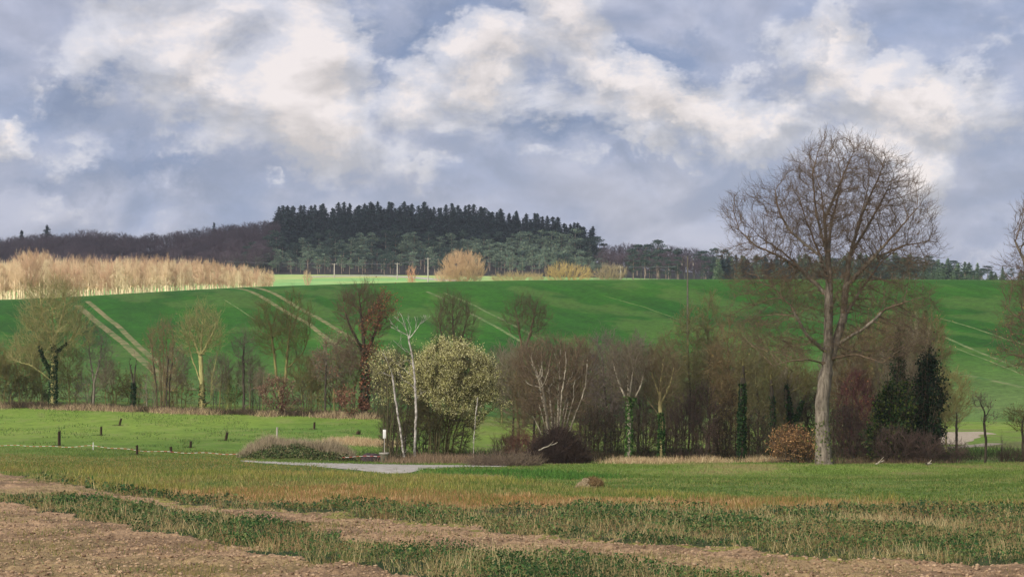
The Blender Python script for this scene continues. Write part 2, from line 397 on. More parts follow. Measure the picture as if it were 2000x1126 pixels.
# ------------------------------------------------------------ tracks
def ribbon(name, pts, width, mat_, lift=.05, wob=.0, label=None, n=None, kind='structure', colr=None):
    """pts: world x,y polyline; a strip lying on the ground"""
    pts = np.array(pts, float); seg = np.linalg.norm(np.diff(pts, axis=0), axis=1); s = np.concatenate([[0], np.cumsum(seg)])
    n = n or int(s[-1]/1.0)+2; t = np.linspace(0, s[-1], n)
    x = np.interp(t, s, pts[:, 0]); y = np.interp(t, s, pts[:, 1])
    dx = np.gradient(x); dy = np.gradient(y); l = np.hypot(dx, dy); nx = -dy/l; ny = dx/l
    wd = width*(1+wob*(fbm(x, y, 6, 91, 3)-.5)*2)
    if not np.isscalar(width): wd = np.interp(t, s, width)
    K = 5; rows = []
    for k in range(K):
        f = k/(K-1)-.5; X = x+nx*wd*f; Y = y+ny*wd*f; rows.append(np.stack([X, Y, gz(X, Y)+lift*(1 if 0 < k < K-1 else .2)], 1))
    V = np.stack(rows, 1).reshape(-1, 3); i = (np.arange(n-1)[:, None]*K+np.arange(K-1)[None]).ravel()
    C = None if colr is None else np.array(colr)*(.8+.4*vn(V[:, 0], V[:, 1], .8, 5))[:, None]
    o = mesh_obj(name, V, np.stack([i, i+1, i+K+1, i+K], 1), mat_, smooth=True, col=C)
    return tag(o, kind=kind)
M_TRAM = plain_mat('bare_wheel_track', lin(124, 128, 84), lin(50, 98, 32), .45, .95)
M_TRAMB = plain_mat('bare_earth_track', lin(140, 124, 88), lin(70, 100, 40), .4, .95)
def tram(pxs, wd, m=M_TRAM): ribbon('wheel_track', [gxy(a, b, 218, 428) for a, b in pxs], wd, m, .06)
tram([(458,563),(520,585),(600,630),(660,676),(700,706),(740,735)], 1.0, M_TRAMB)
tram([(495,562),(560,587),(620,620),(690,662),(770,712)], .95, M_TRAMB)
tram([(170,588),(230,636),(290,693),(340,734),(378,762)], 1.05, M_TRAMB)
tram([(150,596),(170,612),(240,668),(300,722),(340,765)], 1.3, M_TRAMB)
tram([(835,570),(890,594),(960,633),(1010,662),(1050,685)], .7)
tram([(868,572),(930,598),(990,628),(1050,660),(1090,682)], .5)
tram([(1838,622),(1900,640),(1960,660),(2020,678)], .45)
tram([(1842,657),(1900,682),(1960,706),(2020,730)], .7)
tram([(1855,675),(1920,700),(1980,724),(2020,742)], .35)
tram([(1860,726),(1920,740),(1980,752),(2030,765)], 1.2)
tram([(1850,788),(1880,792),(1920,797),(1960,800)], .9)
tram([(1180,578),(1260,600),(1330,625),(1400,650)], .14)
tram([(438,585),(470,605),(500,625)], .25)
M_ROAD = plain_mat('pale_gravel', lin(176, 170, 162), lin(122, 116, 104), 2, .95, .3)
def gravel_road():
    # wedge shaped lay-by of pale gravel: border given by photo pixels
    top = [(470,899),(560,902),(700,905),(800,907),(880,908),(990,909)]
    bot = [(470,901),(540,906),(620,911),(700,918),(745,925),(790,925),(830,916),(900,912),(990,911)]
    n = 60; K = 8; px = np.linspace(470, 990, n); V = []
    for p in px:
        a = gxy(p, np.interp(p, *zip(*top)), 95, 200); b = gxy(p, np.interp(p, *zip(*bot)), 95, 200)
        for k in range(K):
            f = k/(K-1); x = a[0]+(b[0]-a[0])*f; y = a[1]+(b[1]-a[1])*f; V.append((x, y, float(gz(x, y))+(.05 if 0 < k < K-1 else .02)))
    i = (np.arange(n-1)[:, None]*K+np.arange(K-1)[None]).ravel()
    tag(mesh_obj('gravel_track', np.array(V), np.stack([i, i+1, i+K+1, i+K], 1), M_ROAD, smooth=True), kind='structure')
gravel_road()
M_DIRT = plain_mat('bare_dirt', lin(165, 150, 135), lin(140, 130, 104), 2, .95, .2)
ribbon('dirt_path', [gxy(1815,868,140,240), gxy(1835,856,140,240), gxy(1870,846,140,240), gxy(1930,845,140,240)], 6.5, M_DIRT, .06, .4)
ribbon('dirt_path', [gxy(1790,882,140,240), gxy(1850,874,140,240), gxy(1940,866,140,240)], 2.2, M_DIRT, .06, .4)
def fxy(px, py): return gxy(px, py, 640, 830)
ribbon('farm_track', [fxy(600,541), fxy(680,539), fxy(760,539), fxy(800,541.5), fxy(850,546), fxy(900,549)], 6.0, M_ROAD, .3)

STAT = []
# ------------------------------------------------------------ tree machinery
def nrm(v): return v/np.maximum(np.linalg.norm(v, axis=-1, keepdims=True), 1e-9)
def colonise(A, P, par, step, infl, kill, rs, it=220, trop=(0, 0, .0), jit=.25, maxn=45000, cen=None, rad=0.):
    P = [np.array(p, float) for p in P]; par = list(par); kids = [0]*len(P)
    for p in par:
        if p >= 0: kids[p] += 1
    NP_ = np.array(P); d = np.full(len(A), 1e9); idx = np.zeros(len(A), int)
    def upd(new, base):
        nonlocal d, idx
        for s in range(0, len(new), 400):
            q = new[s:s+400]
            D = np.sqrt(np.maximum((A**2).sum(1)[:, None]+(q**2).sum(1)[None]-2*A@q.T, 0)); k = D.argmin(1); m = D[np.arange(len(A)), k]
            b = m < d; d[b] = m[b]; idx[b] = base+s+k[b]
    upd(NP_, 0); alive = d > kill
    for _ in range(it):
        act = alive & (d < infl)
        if not act.any():
            if alive.any() and infl < 1e3: infl *= 1.6; continue
            break
        ids = idx[act]; S = np.zeros((len(NP_), 3)); np.add.at(S, ids, nrm(A[act]-NP_[ids]))
        u = np.unique(ids); u = u[np.array([kids[i] < 4 for i in u])] if len(u) else u
        if not len(u): break
        dr = nrm(nrm(S[u])+np.array(trop)+rs.normal(0, jit, (len(u), 3))*.5)
        if cen is not None: dr = nrm(dr+rad*nrm(NP_[u]-cen))
        new = NP_[u]+dr*step
        base = len(NP_); NP_ = np.vstack([NP_, new]); par += list(u)
        for i in u: kids[i] += 1
        kids += [0]*len(u)
        upd(new, base); alive &= d > kill
        if len(NP_) > maxn: break
    return NP_, np.array(par)
def env_points(env, n, rs, shell=.0):
    vol = np.array([e[3]*e[4]*e[5] for e in env]); vol = vol/vol.sum(); out = []
    for e, v in zip(env, vol):
        k = max(4, int(n*v)); p = nrm(rs.normal(size=(k, 3)))*(rs.rand(k, 1)**(1/3.)*(1-shell)+shell*rs.rand(k, 1)**.15); out.append(p*np.array(e[3:6])+np.array(e[0:3]))
    return np.vstack(out)
def frames(d):
    ref = np.array([.83, .41, .37]); u = nrm(ref-d*(d@ref)[:, None]); return u, np.cross(d, u)
def tubes(p0, p1, r0, r1, k, d0=None, d1=None):
    d = nrm(p1-p0); d0 = d if d0 is None else d0; d1 = d if d1 is None else d1
    a = np.arange(k)*2*pi/k; n = len(p0); V = np.zeros((n, 2*k, 3))
    for j, (p, r, dd) in enumerate(((p0, r0, d0), (p1, r1, d1))):
        u, v = frames(dd)
        V[:, j*k:(j+1)*k] = p[:, None]+r[:, None, None]*(u[:, None]*np.cos(a)[None, :, None]+v[:, None]*np.sin(a)[None, :, None])
    i = np.arange(k); q = np.stack([i, (i+1) % k, k+(i+1) % k, k+i], 1)
    Fc = (np.arange(n)[:, None, None]*2*k+q[None]).reshape(-1, 4)
    return V.reshape(-1, 3), Fc
def merge(parts):
    V = []; Fs = []; o = 0
    for v, f in parts:
        if len(v) == 0: continue
        V.append(v); Fs.append(f+o); o += len(v)
    return np.vstack(V), Fs
def cards(P, size, rs, aspect=.6, up=.0):
    """small leaf quads with random orientation"""
    n = len(P); a = nrm(rs.normal(size=(n, 3))+np.array([0, 0, up])); b = nrm(np.cross(a, rs.normal(size=(n, 3))))
    s = (size*(.6+.8*rs.rand(n)))[:, None]
    V = np.stack([P-a*s*.5, P+b*s*.5*aspect, P+a*s*.5, P-b*s*.5*aspect], 1).reshape(-1, 3)
    return V, np.arange(4*n).reshape(-1, 4)
def rcol(n, cols, rs, var=.25, k=4):
    cols = np.array(cols); c = cols[rs.randint(len(cols), size=n)]*(1-var+2*var*rs.rand(n, 1)); return np.repeat(c, k, 0)
def skeleton(env, trunks, R_, tip, natt, step, rs, twn=3, twl=.7, twr=.012, jit=.3, trop=(0, 0, .1), kill=None, infl=None, droop=0, shell=.3, sub=True, rad=.35):
    P = []; par = []
    for tr in trunks:
        tr = np.array(tr, float); seg = np.linalg.norm(np.diff(tr, axis=0), axis=1); s = np.concatenate([[0], np.cumsum(seg)]); m = max(3, int(s[-1]/step)); t = np.linspace(0, s[-1], m)
        q = np.stack([np.interp(t, s, tr[:, j]) for j in range(3)], 1); q[1:-1] += rs.normal(0, step*.05, (m-2, 3))
        b0 = len(P)
        # attach to the nearest existing node when starting on another stem
        pr = -1; st_ = 0
        if P:
            D = np.linalg.norm(np.array(P)-q[0], axis=1)
            if D.min() < step*.9 or q[0][2] > .4: pr = int(D.argmin()); st_ = 1
        for j in range(st_, m): P.append(q[j]); par.append(pr if j == st_ else len(P)-2)
    A = env_points(env, natt, rs, shell)
    ce = A.mean(0); ce[2] = A[:, 2].min()*.75+A[:, 2].mean()*.25; P, par = colonise(A, P, par, step, infl or step*7, kill or step*1.6, rs, jit=jit, trop=trop, cen=ce, rad=rad)
    n = len(P); tips = np.zeros(n); kids = np.zeros(n, int)
    np.add.at(kids, par[par >= 0], 1); tips[kids == 0] = 1
    for i in range(n-1, -1, -1):
        if par[i] >= 0: tips[par[i]] += tips[i]
    tot = tips[par < 0].max(); e = math.log(max(tot, 2))/math.log(R_/tip); r = tip*tips**(1/e)
    return P, par, r, tips, kids
def grow_twigs(P, par, r, tips, rs, n, ln, rad, up=.15, tmax=6, droop=0., levels=2):
    c = np.where((par >= 0) & (tips <= tmax))[0]
    if not len(c) or n <= 0: return [np.zeros((0, 3))]*2+[np.zeros(0)]*2+[np.zeros((0, 3))]
    k = rs.poisson(n, len(c)); i = np.repeat(c, k); f = rs.rand(len(i), 1); p = P[par[i]]*(1-f)+P[i]*f
    d = nrm(P[i]-P[par[i]]); 
    S0 = []; S1 = []; R0 = []; R1 = []; tipsP = []; ce = P.mean(0); ce[2] = P[:, 2].min()*.4+P[:, 2].mean()*.6
    def chain(p, d, l, rad):
        d = nrm(d*.8+rs.normal(0, .42, d.shape)+np.array([0, 0, up])+.3*nrm(p-ce)); q = p+d*(l*.5)[:, None]
        d2 = nrm(d+rs.normal(0, .3, d.shape)+np.array([0, 0, up*.6-droop])); q2 = q+d2*(l*.5)[:, None]
        S0.extend([p, q]); S1.extend([q, q2]); R0.extend([np.full(len(p), rad), np.full(len(p), rad*.8)]); R1.extend([np.full(len(p), rad*.8), np.full(len(p), rad*.5)])
        tipsP.append(q2); tipsP.append(q)
        return q, d, q2, d2
    l = ln*(.5+rs.rand(len(p))); q, d1, q2, d2 = chain(p, d, l, rad)
    if levels > 1:
        for (a, b) in ((q, d1), (q2, d2)):
            m = rs.rand(len(a)) < .8; chain(a[m], b[m], l[m]*.6, rad*.75)
            m = rs.rand(len(a)) < .5; chain(a[m], b[m], l[m]*.5, rad*.75)
    return np.vstack(S0), np.vstack(S1), np.concatenate(R0), np.concatenate(R1), np.vstack(tipsP)
def skel_mesh(P, par, r, sel, k):
    """edges parent->child with rings aligned at main children"""
    c = np.where((par >= 0) & sel)[0]
    if not len(c): return np.zeros((0, 3)), np.zeros((0, 4), int)
    p = par[c]; nd_ = nrm(P[c]-P[p]); node_dir = np.zeros_like(P); node_dir[:, 2] = 1
    main = {}
    for a, b in zip(p, c):
        if a not in main or r[b] > r[main[a]]: main[a] = b
    ism = np.array([main[a] == b for a, b in zip(p, c)])
    ed = np.zeros_like(P); allc = np.where(par >= 0)[0]; ed[allc] = nrm(P[allc]-P[par[allc]])
    for a in range(len(P)):
        if a in main: node_dir[a] = ed[a]*(1 if par[a] >= 0 else 0)+ed[main[a]]
        elif par[a] >= 0: node_dir[a] = ed[a]
    node_dir = nrm(node_dir)
    r0 = np.where(ism, r[p], np.minimum(r[c]*1.15, r[p])); d0 = np.where(ism[:, None], node_dir[p], nd_)
    return tubes(P[p], P[c], r0, r[c], k, d0, node_dir[c])
def build_tree(root, env, trunks, R_, tip=.02, natt=500, step=.5, seed=1, twn=2.5, twl=.7, twr=.012, bk=None, tk=None, thick=.07,
               leaves=None, ivy=None, jit=.3, trop=(0, 0, .1), up=.15, tmax=6, kill=None, flare=1.25, droop=0., shell=.3, levels=2, trunk_name='trunk', crown_name='crown'):
    rs = np.random.RandomState(seed)
    if kill is None: kill = step*.95; step = step*.8; natt = int(natt*2.2); twn = twn*1.25
    P, par, r, tips, kids = skeleton(env, trunks, R_, tip, natt, step, rs, jit=jit, trop=trop, kill=kill, shell=shell)
    STAT.append((root.name, len(P)))
    # root flare
    zb = np.array(trunks[0][0])[2]; fl = 1+(flare-1)*np.exp(-np.maximum(P[:, 2]-zb, 0)/(2.2*R_)); r = r*fl
    bk = bk or bark(lin(120, 112, 96), lin(84, 76, 64)); tk = tk or bk
    th = r > thick; rid = np.arange(len(P))
    for i in range(len(P)):
        if par[i] >= 0: rid[i] = rid[par[i]]
    roots = np.where(par < 0)[0]
    for q0 in roots:
        mine = th & (rid == q0)
        parts = [skel_mesh(P, par, r, mine & (r > thick*2.2), 9), skel_mesh(P, par, r, mine & (r <= thick*2.2), 6)]
        parts = [q for q in parts if len(q[0])]
        if parts:
            V, Fs = merge(parts); mesh_obj(trunk_name if len(roots) == 1 else 'stem', V, Fs, bk, root, smooth=True)
    s0, s1, r0, r1, tp = grow_twigs(P, par, r, tips, rs, twn, twl, twr, up, tmax, droop, levels)
    parts = [skel_mesh(P, par, r, ~th, 4)]
    if len(s0): parts.append(tubes(s0, s1, r0, r1, 3))
    parts = [q for q in parts if len(q[0])]
    V, Fs = merge(parts); crown = mesh_obj(crown_name, V, Fs, tk, root)
    if leaves:
        n, size, cols, reg = leaves[:4]; asp = leaves[4] if len(leaves) > 4 else .6
        src = tp if len(tp) else P[kids == 0]
        if reg is not None: src = src[reg(src)]
        if len(src):
            q = src[rs.randint(len(src), size=n)]+rs.normal(0, size*.8, (n, 3)); V, Fc = cards(q, size, rs, asp)
            mesh_obj('foliage', V, Fc, M_LEAF, root, col=rcol(n, cols, rs))
    if ivy:
        n, size, cols, zlo, zhi, rad = ivy; n = int(n*2.2)
        c = np.where((par >= 0) & (r > min(R_*.4, thick*1.5)) & (P[:, 2] > zlo) & (P[:, 2] < zhi))[0]
        if len(c):
            i = c[rs.randint(len(c), size=n)]; f = rs.rand(n, 1); q = P[par[i]]*f+P[i]*(1-f); dd = nrm(rs.normal(size=(n, 3)))*np.array([1, 1, .3])
            h = (q[:, 2:3]-zlo)/(zhi-zlo); kp = vn(np.arctan2(dd[:, 1], dd[:, 0])*1.2+20, q[:, 2]*1.1, 1.0, 6) > .08+.34*h[:, 0]; q = q[kp]; dd = dd[kp]; h = h[kp]; i = i[kp]; n = len(q); q = q+dd*(r[i][:, None]+rad*rs.rand(n, 1)*(1-.6*np.clip(h, 0, 1))); V, Fc = cards(q, size, rs, .8)
            mesh_obj('ivy', V, Fc, M_LEAF, root, col=rcol(n, cols, rs))
    return root
def T(name, label, px, Y, env, trunks=None, R_=.25, group=None, cat='tree', depth=.85, base=None, **kw):
    """tree given in photo pixels at distance Y. env: (px,py,rx,rz[,depth factor])"""
    b = gp(px, Y); b[2] -= .05
    if base is not None: b[2] = at(px, base, Y)[2]
    root = empty(name, b, label, cat, group)
    s = Y/F; basey = HZ-(b[2]-CZ)/s
    cv = lambda x, y, dy=0: ((x-px)*s, dy, (basey-y)*s)
    E = []
    for e in env:
        c = cv(e[0], e[1], (e[5] if len(e) > 5 else 0)); rx = e[2]*s; rz = e[3]*s; E.append((*c, rx, rx*(e[4] if len(e) > 4 else depth), rz))
    if 205 < Y < 222: kw['twn'] = kw.get('twn', 2)*.75; kw['twr'] = kw.get('twr', .015)*.8; kw['natt'] = int(kw.get('natt', 500)*.6); depth *= .8
    tr = [[(0, 0, -.3)] + [cv(*q) for q in t] if k == 0 else [cv(*q) for q in t] for k, t in enumerate(trunks or [[(px, env[0][1]+env[0][3]*.6)]])]
    build_tree(root, E, tr, R_, **kw)
    return root
def shrub(name, label, px, Y, env, stems=8, spread=.8, R_=.06, cat='shrub', group=None, seed=1, base=None, topf=.35, **kw):
    b = gp(px, Y); b[2] -= .05
    if base is not None: b[2] = at(px, base, Y)[2]
    root = empty(name, b, label, cat, group); s = Y/F; basey = HZ-(b[2]-CZ)/s; rs = np.random.RandomState(seed+500)
    E = [((e[0]-px)*s, 0, (basey-e[1])*s, e[2]*s, e[2]*s*(e[4] if len(e) > 4 else .85), e[3]*s) for e in env]
    cx = sum(e[0] for e in E)/len(E); cz = sum(e[2] for e in E)/len(E); rx = max(e[3] for e in E)
    tr = []
    for k in range(stems):
        a = rs.rand()*2*pi; q = rs.rand()**.5
        x0, y0 = spread*q*cos(a), spread*q*sin(a); x1 = cx+rx*.75*q*cos(a); y1 = rx*.6*q*sin(a); z1 = cz*(.55+.5*rs.rand())*(1-topf*.3)
        tr.append([(x0, y0, -.2), ((x0*1.6+x1)*.35, (y0*1.6+y1)*.35, z1*.5), (x1, y1, z1)])
    if 205 < Y < 222: kw['twn'] = kw.get('twn', 2)*.6; kw['twr'] = kw.get('twr', .015)*.8; kw['natt'] = int(kw.get('natt', 500)*.42)
    kw.setdefault('thick', R_*.75); kw.setdefault('flare', 1.0)
    build_tree(root, E, tr, R_, seed=seed, **kw)
    return root

# ------------------------------------------------------------ colours
GREY1, GREY2 = lin(150,140,126), lin(96,86,74)
PALE = bark(lin(176,166,148), lin(120,110,92)); OAKB = bark(lin(132,122,108), lin(74,66,58), (3, 3, .6)); DARKB = bark(lin(74,66,54), lin(44,40,32))
BIRCH = bark(lin(198,190,180), lin(98,90,82), (1.2, 1.2, 1.6)); YELB = bark(lin(164,158,104), lin(112,106,68)); OLIB = bark(lin(128,122,74), lin(78,74,46))
BROWNT = bark(lin(112,92,72), lin(76,62,50)); OAKT = bark(lin(116,98,79), lin(78,65,53)); PURPT = bark(lin(108,92,92), lin(74,62,62)); GREYT = bark(lin(118,110,96), lin(82,76,64))
TANT = bark(lin(218,192,156), lin(194,164,130)); TANB = bark(lin(226,208,174), lin(200,178,142)); REDT = bark(lin(112,70,56), lin(74,48,40))
OLIT = bark(lin(112,106,62), lin(76,72,44)); FARB = bark(lin(92,78,82), lin(62,56,66)); FARG = bark(lin(84,84,72), lin(56,60,54))
L_BROWN = [lin(132,84,60), lin(110,70,54), lin(150,102,74)]; L_RUST = [lin(138,102,82), lin(108,80,62), lin(126,92,70)]
L_GREEN = [lin(84,98,48), lin(110,116,58), lin(66,80,42)]; L_IVY = [lin(40,62,34), lin(30,50,28), lin(54,76,38)]; L_IVYB = [lin(66,98,46), lin(88,118,56), lin(46,72,36)]
L_CATK = [lin(224,216,156), lin(238,230,182), lin(204,200,130), lin(172,170,100)]; L_OLIVE = [lin(120,110,66), lin(138,122,72), lin(100,98,54)]
L_TAN = [lin(176,140,96), lin(150,112,74), lin(128,98,68)]

# ------------------------------------------------------------ the large oak
T('oak_tree', 'tallest bare tree with wide domed crown and thick pale grey trunk', 1610, 135,
  [(1640,400,125,140),(1570,420,90,110),(1700,400,95,118),(1475,425,68,64),(1520,470,80,60),(1770,440,68,98),(1740,520,80,50),(1800,470,42,60),
   (1500,560,85,38),(1450,500,50,26),(1600,570,120,56),(1730,590,105,44),(1530,650,105,46),(1710,665,120,46),(1480,610,60,26)],
  [[(1606,840),(1605,790),(1614,722),(1618,640),(1619,560),(1617,500),(1610,430),(1604,370)],
   [(1614,722),(1632,676,.4),(1650,620,.6),(1656,560,.8),(1662,500,.6),(1684,420,.4),(1700,360,.6)],
   [(1619,560),(1598,500,-.8),(1572,440,-1.2),(1556,390,-1.4)], [(1619,580),(1574,530,.8),(1530,488,1.2),(1486,458,1.4)],
   [(1656,560,.8),(1700,505,-.8),(1748,448,-1.5),(1780,410,-1.8)], [(1616,690),(1572,655,-1),(1540,600,-1.6),(1500,560,-2.2),(1450,545,-2.6)],
   [(1632,676,.4),(1680,640,-1.5),(1720,602,-2),(1760,588,-2.4)], [(1617,500),(1630,430,1.2),(1650,360,1.6)],
   [(1617,500),(1590,420,-1),(1580,340,-1.5),(1590,300,-1.6)], [(1662,500,.6),(1700,440,1),(1735,380,1.4),(1750,350,1.5)], [(1650,620,.6),(1690,560,1),(1740,500,1.8),(1790,470,2)],
   [(1610,430),(1640,350,-1),(1660,300,-1.4)], [(1598,500,-.8),(1540,450,-.3),(1520,410,0),(1515,380,.2)], [(1684,420,.4),(1712,350,-.6),(1725,310,-.8)], [(1574,530,.8),(1520,500,-.5),(1470,480,-1),(1440,450,-1)], [(1700,505,-.8),(1765,480,0),(1815,470,.3)],
   [(1610,710),(1570,700,-1.5),(1530,704,-2.2),(1500,712,-2.6)], [(1625,700),(1665,690,-1.6),(1710,706,-2.6)]],
  R_=.47, tip=.0105, natt=12000, step=.36, seed=3, twn=2.6, twl=.62, twr=.0085, bk=OAKB, tk=OAKT, thick=.085, jit=.16, kill=.40, up=.12, tmax=5,
  leaves=(5000, .08, L_OLIVE+L_GREEN, lambda p: p[:, 2] < 12+2*vn(p[:, 0]+40, p[:, 1]+40, 2, 3)), ivy=(500, .16, L_GREEN, .3, 3.2, .05), flare=1.6, shell=.35)

# oak whose crown reaches in from the right edge of the photo
T('oak_tree', 'large bare tree cut off by the right edge, reaching in with long level boughs', 2060, 135,
  [(2060,450,90,90),(2060,540,110,80),(2050,640,110,60),(2090,580,110,90),(2010,700,70,30)],
  [[(2060,800),(2065,700),(2062,600),(2060,480)], [(2064,690),(2010,640,-1),(1960,606,-1.4)], [(2064,710),(1990,692,-1.2),(1930,690,-1.8)], [(2063,620),(2020,540,.8),(1990,470,1)]],
  R_=.5, tip=.012, natt=4200, step=.38, seed=9, twn=2.0, twl=.6, twr=.011, bk=OAKB, tk=OAKT, kill=.42, jit=.4, leaves=(1500, .1, L_OLIVE+L_TAN, lambda p: p[:, 2] < 11))

# ------------------------------------------------------------ left hedgerow, distance 215 m
T('pollard_tree', 'yellow-green bare tree with dark ivy-clad trunk, largest at the left end of the hedgerow', 103, 213,
  [(105,640,66,66),(100,600,56,50),(60,665,34,38),(150,655,30,40),(45,700,34,14)],
  [[(104,740),(106,690),(104,640),(100,590)], [(104,735),(80,700,.8),(66,650,1)], [(106,690),(135,665,.5),(152,635,.6)], [(106,680),(88,620,-1),(82,575,-1)], [(106,670),(122,600,1),(124,565,1)], [(104,745),(70,715,-1),(30,700,-1.4)]],
  R_=.34, tip=.018, natt=900, step=.5, seed=12, twn=2.2, twl=1.1, twr=.02, bk=YELB, tk=YELB, thick=.06, up=.35, ivy=(2200, .2, L_IVY, .2, 7.2, .25), leaves=(300, .12, L_OLIVE, None), jit=.3)
def spread_hedge(lst):
    for i, (px, rw, top, col, lab, seed) in enumerate(lst):
        tk, lv = col
        Y = 216+(i % 3)*2
        by = HZ-(gp(px, Y)[2]-CZ)/Y*F
        cy = (by+top)/2; shrub('hedge_shrub', lab, px, Y, [(px, cy-4, rw, (by-top)/2-2)], 7, .9, .05, seed=seed, natt=260, step=.45, twn=2.4, twl=.9, twr=.02, bk=tk, tk=tk, leaves=lv, group='low shrubs along the foot of the left hedgerow')
gO = (bark(lin(132,124,80), lin(96,88,58)), (700, .16, L_OLIVE, None)); gB = (bark(lin(134,112,88), lin(96,78,62)), (500, .16, L_BROWN, None)); gG = (bark(lin(136,128,108), lin(98,90,74)), (300, .15, L_OLIVE, None)); gY = (bark(lin(150,144,90), lin(106,98,60)), (900, .15, L_GREEN, None))
LOW = 'low twiggy shrub among others along the foot of the left hedgerow'
spread_hedge([(5,34,712,gO,'olive twiggy shrub at the left edge of the hedgerow foot',1),(50,30,738,gO,'low olive shrub just right of the left edge of the hedgerow foot',2),(135,26,740,gY,'greenish shrub at the right foot of the largest yellow-green tree',3),(170,26,735,gG,'grey shrub under the faint grey bare tree',4),(222,28,725,gO,'olive rounded shrub left of the ivy-covered dead trunk',5),(258,24,738,gY,'greenish shrub in front of the ivy-covered dead trunk',6),(290,20,735,gG,'grey shrub at the left foot of the round multi-stemmed tree',7),
  (350,26,735,gO,'olive shrub between the round multi-stemmed tree and the upswept yellow tree',8),(425,24,728,gG,'tall grey shrub at the right foot of the upswept yellow tree',9),(455,18,745,gY,'greenish shrub left of the slim grey tree',10),(500,20,742,gG,'grey shrub right of the slim grey tree',11),(592,28,742,gG,'grey shrub right of the rusty brown leafy shrub',12),(618,20,730,gO,'olive shrub left of the slim rusty-leaved young tree',13),(660,22,748,gB,'brown-leaved shrub left of the tall brown tree foot',14),(742,22,740,gG,'grey shrub right of the tall brown tree foot',15),(-40,40,700,gO,'olive shrub cut by the left edge of the photo',16),(20,24,755,gG,'low grey shrub left of the largest yellow-green tree foot',17),(76,22,762,gY,'low greenish shrub against the trunk of the largest yellow-green tree',18)])
T('bare_tree', 'faint grey bare tree right of the large yellow-green tree', 182, 214, [(190,690,34,46),(176,650,22,24)], [[(184,750),(196,700),(200,660)], [(184,752),(174,700,.5),(170,660,.5)]], R_=.13, tip=.014, natt=260, seed=21, twn=2, twl=.9, twr=.016, bk=GREYT, tk=GREYT, up=.3)
T('tree_stub', 'short ivy-covered dead trunk in the hedgerow left of the round multi-stemmed shrub', 259, 212, [(262,712,7,16)], [[(261,750),(252,706)], [(261,750),(265,706,.3)]], R_=.2, tip=.03, natt=40, seed=22, twn=1, twl=.5, twr=.016, bk=DARKB, ivy=(700, .2, L_IVY, .3, 5, .12))
shrub('multistem_tree', 'round-topped multi-stemmed brown shrub in the left hedgerow', 318, 213, [(316,668,32,42),(318,715,30,40)], 13, .8, .09, cat='tree', seed=23, natt=620, step=.45, twn=2.6, twl=.9, twr=.017, bk=DARKB, tk=bark(lin(132,114,82), lin(92,80,58)), up=.3, leaves=(400, .12, L_TAN, None))
T('bare_tree', 'yellow-green bare tree with upswept boughs, middle of the left hedgerow', 395, 212, [(394,650,40,50),(370,660,26,40),(420,650,20,42)],
  [[(394,740),(392,690),(396,630)], [(392,700),(372,650,.5),(360,625,.5)], [(392,695),(415,655,-.6),(430,620,-.6)], [(394,752),(372,700,1),(358,640,1)], [(410,792,.4),(412,740,.5),(424,690,.6)]], R_=.27, tip=.016, natt=640, step=.45, seed=24, twn=2.2, twl=.9, twr=.018, bk=YELB, tk=YELB, up=.35, ivy=(350, .18, L_IVY+L_OLIVE, .1, 3.4, .2))
T('bare_tree', 'slim grey bare tree with dark stem and faint oval crown left of the twin-stemmed tree', 476, 214, [(476,680,26,40)], [[(476,740),(475,700),(478,660)], [(488,795),(484,720)]], R_=.14, tip=.014, natt=330, seed=25, twn=2.4, twl=.9, twr=.015, bk=DARKB, tk=GREYT)
T('bare_tree', 'twin-stemmed greenish bare tree rising above the rusty brown shrub', 556, 214, [(520,640,34,50),(575,630,36,56),(550,660,52,42)], [[(540,740),(536,690),(528,640)], [(556,760),(560,690,.5),(568,620,.6)], [(560,720,.3),(590,690,.6),(604,650,.8)]],
  R_=.22, tip=.014, natt=760, step=.45, seed=26, twn=2.2, twl=.9, twr=.016, bk=OLIB, tk=OLIT, up=.25, leaves=(400, .12, L_OLIVE, None))
shrub('leafy_shrub', 'rusty brown leafy shrub at the foot of the twin-stemmed tree', 545, 211, [(540,768,34,32),(552,790,38,14)], 7, .7, .05, seed=27, natt=260, step=.4, twn=2, twl=.6, twr=.016, bk=DARKB, tk=REDT, leaves=(2300, .17, [lin(134,108,88), lin(112,86,70), lin(104,90,72)], None))
T('young_tree', 'slim dark young tree with rusty leaf patches, between rusty shrub and tall brown tree', 635, 212, [(635,700,24,14),(640,730,26,10),(636,670,14,14)], [[(636,740),(638,690),(636,665)]], R_=.12, tip=.014, natt=180, seed=28, twn=2, twl=.8, twr=.016, bk=DARKB, tk=GREYT, leaves=(700, .16, L_RUST, None))
T('tall_tree', 'tallest tree of the left hedgerow, dark trunk and reddish brown leaf clumps in its crown', 711, 211, [(705,610,52,54),(680,600,28,30),(740,620,30,50),(700,690,42,40),(716,760,30,22)],
  [[(713,740),(712,680),(706,620),(702,580)], [(713,700),(735,640,.6),(745,590,.8)], [(712,690),(686,640,-.8),(672,600,-1)]],
  R_=.38, tip=.015, natt=1000, step=.48, seed=29, twn=2.1, twl=.95, twr=.018, bk=DARKB, tk=BROWNT, up=.25, leaves=(2400, .17, L_BROWN, lambda p: (vn(p[:, 0]*1.0+50, p[:, 2]+50, 2.2, 3) > .52)), ivy=(1800, .22, L_IVY+L_BROWN, 1, 8, .3))
shrub('leafy_shrub', 'low reddish leafy shrub beside the dark trunk of the tall brown tree', 680, 210, [(672,778,24,16),(700,792,24,10)], 6, .7, .04, seed=30, natt=150, step=.4, twn=2, twl=.6, twr=.016, bk=DARKB, tk=REDT, leaves=(900, .19, L_RUST, None))
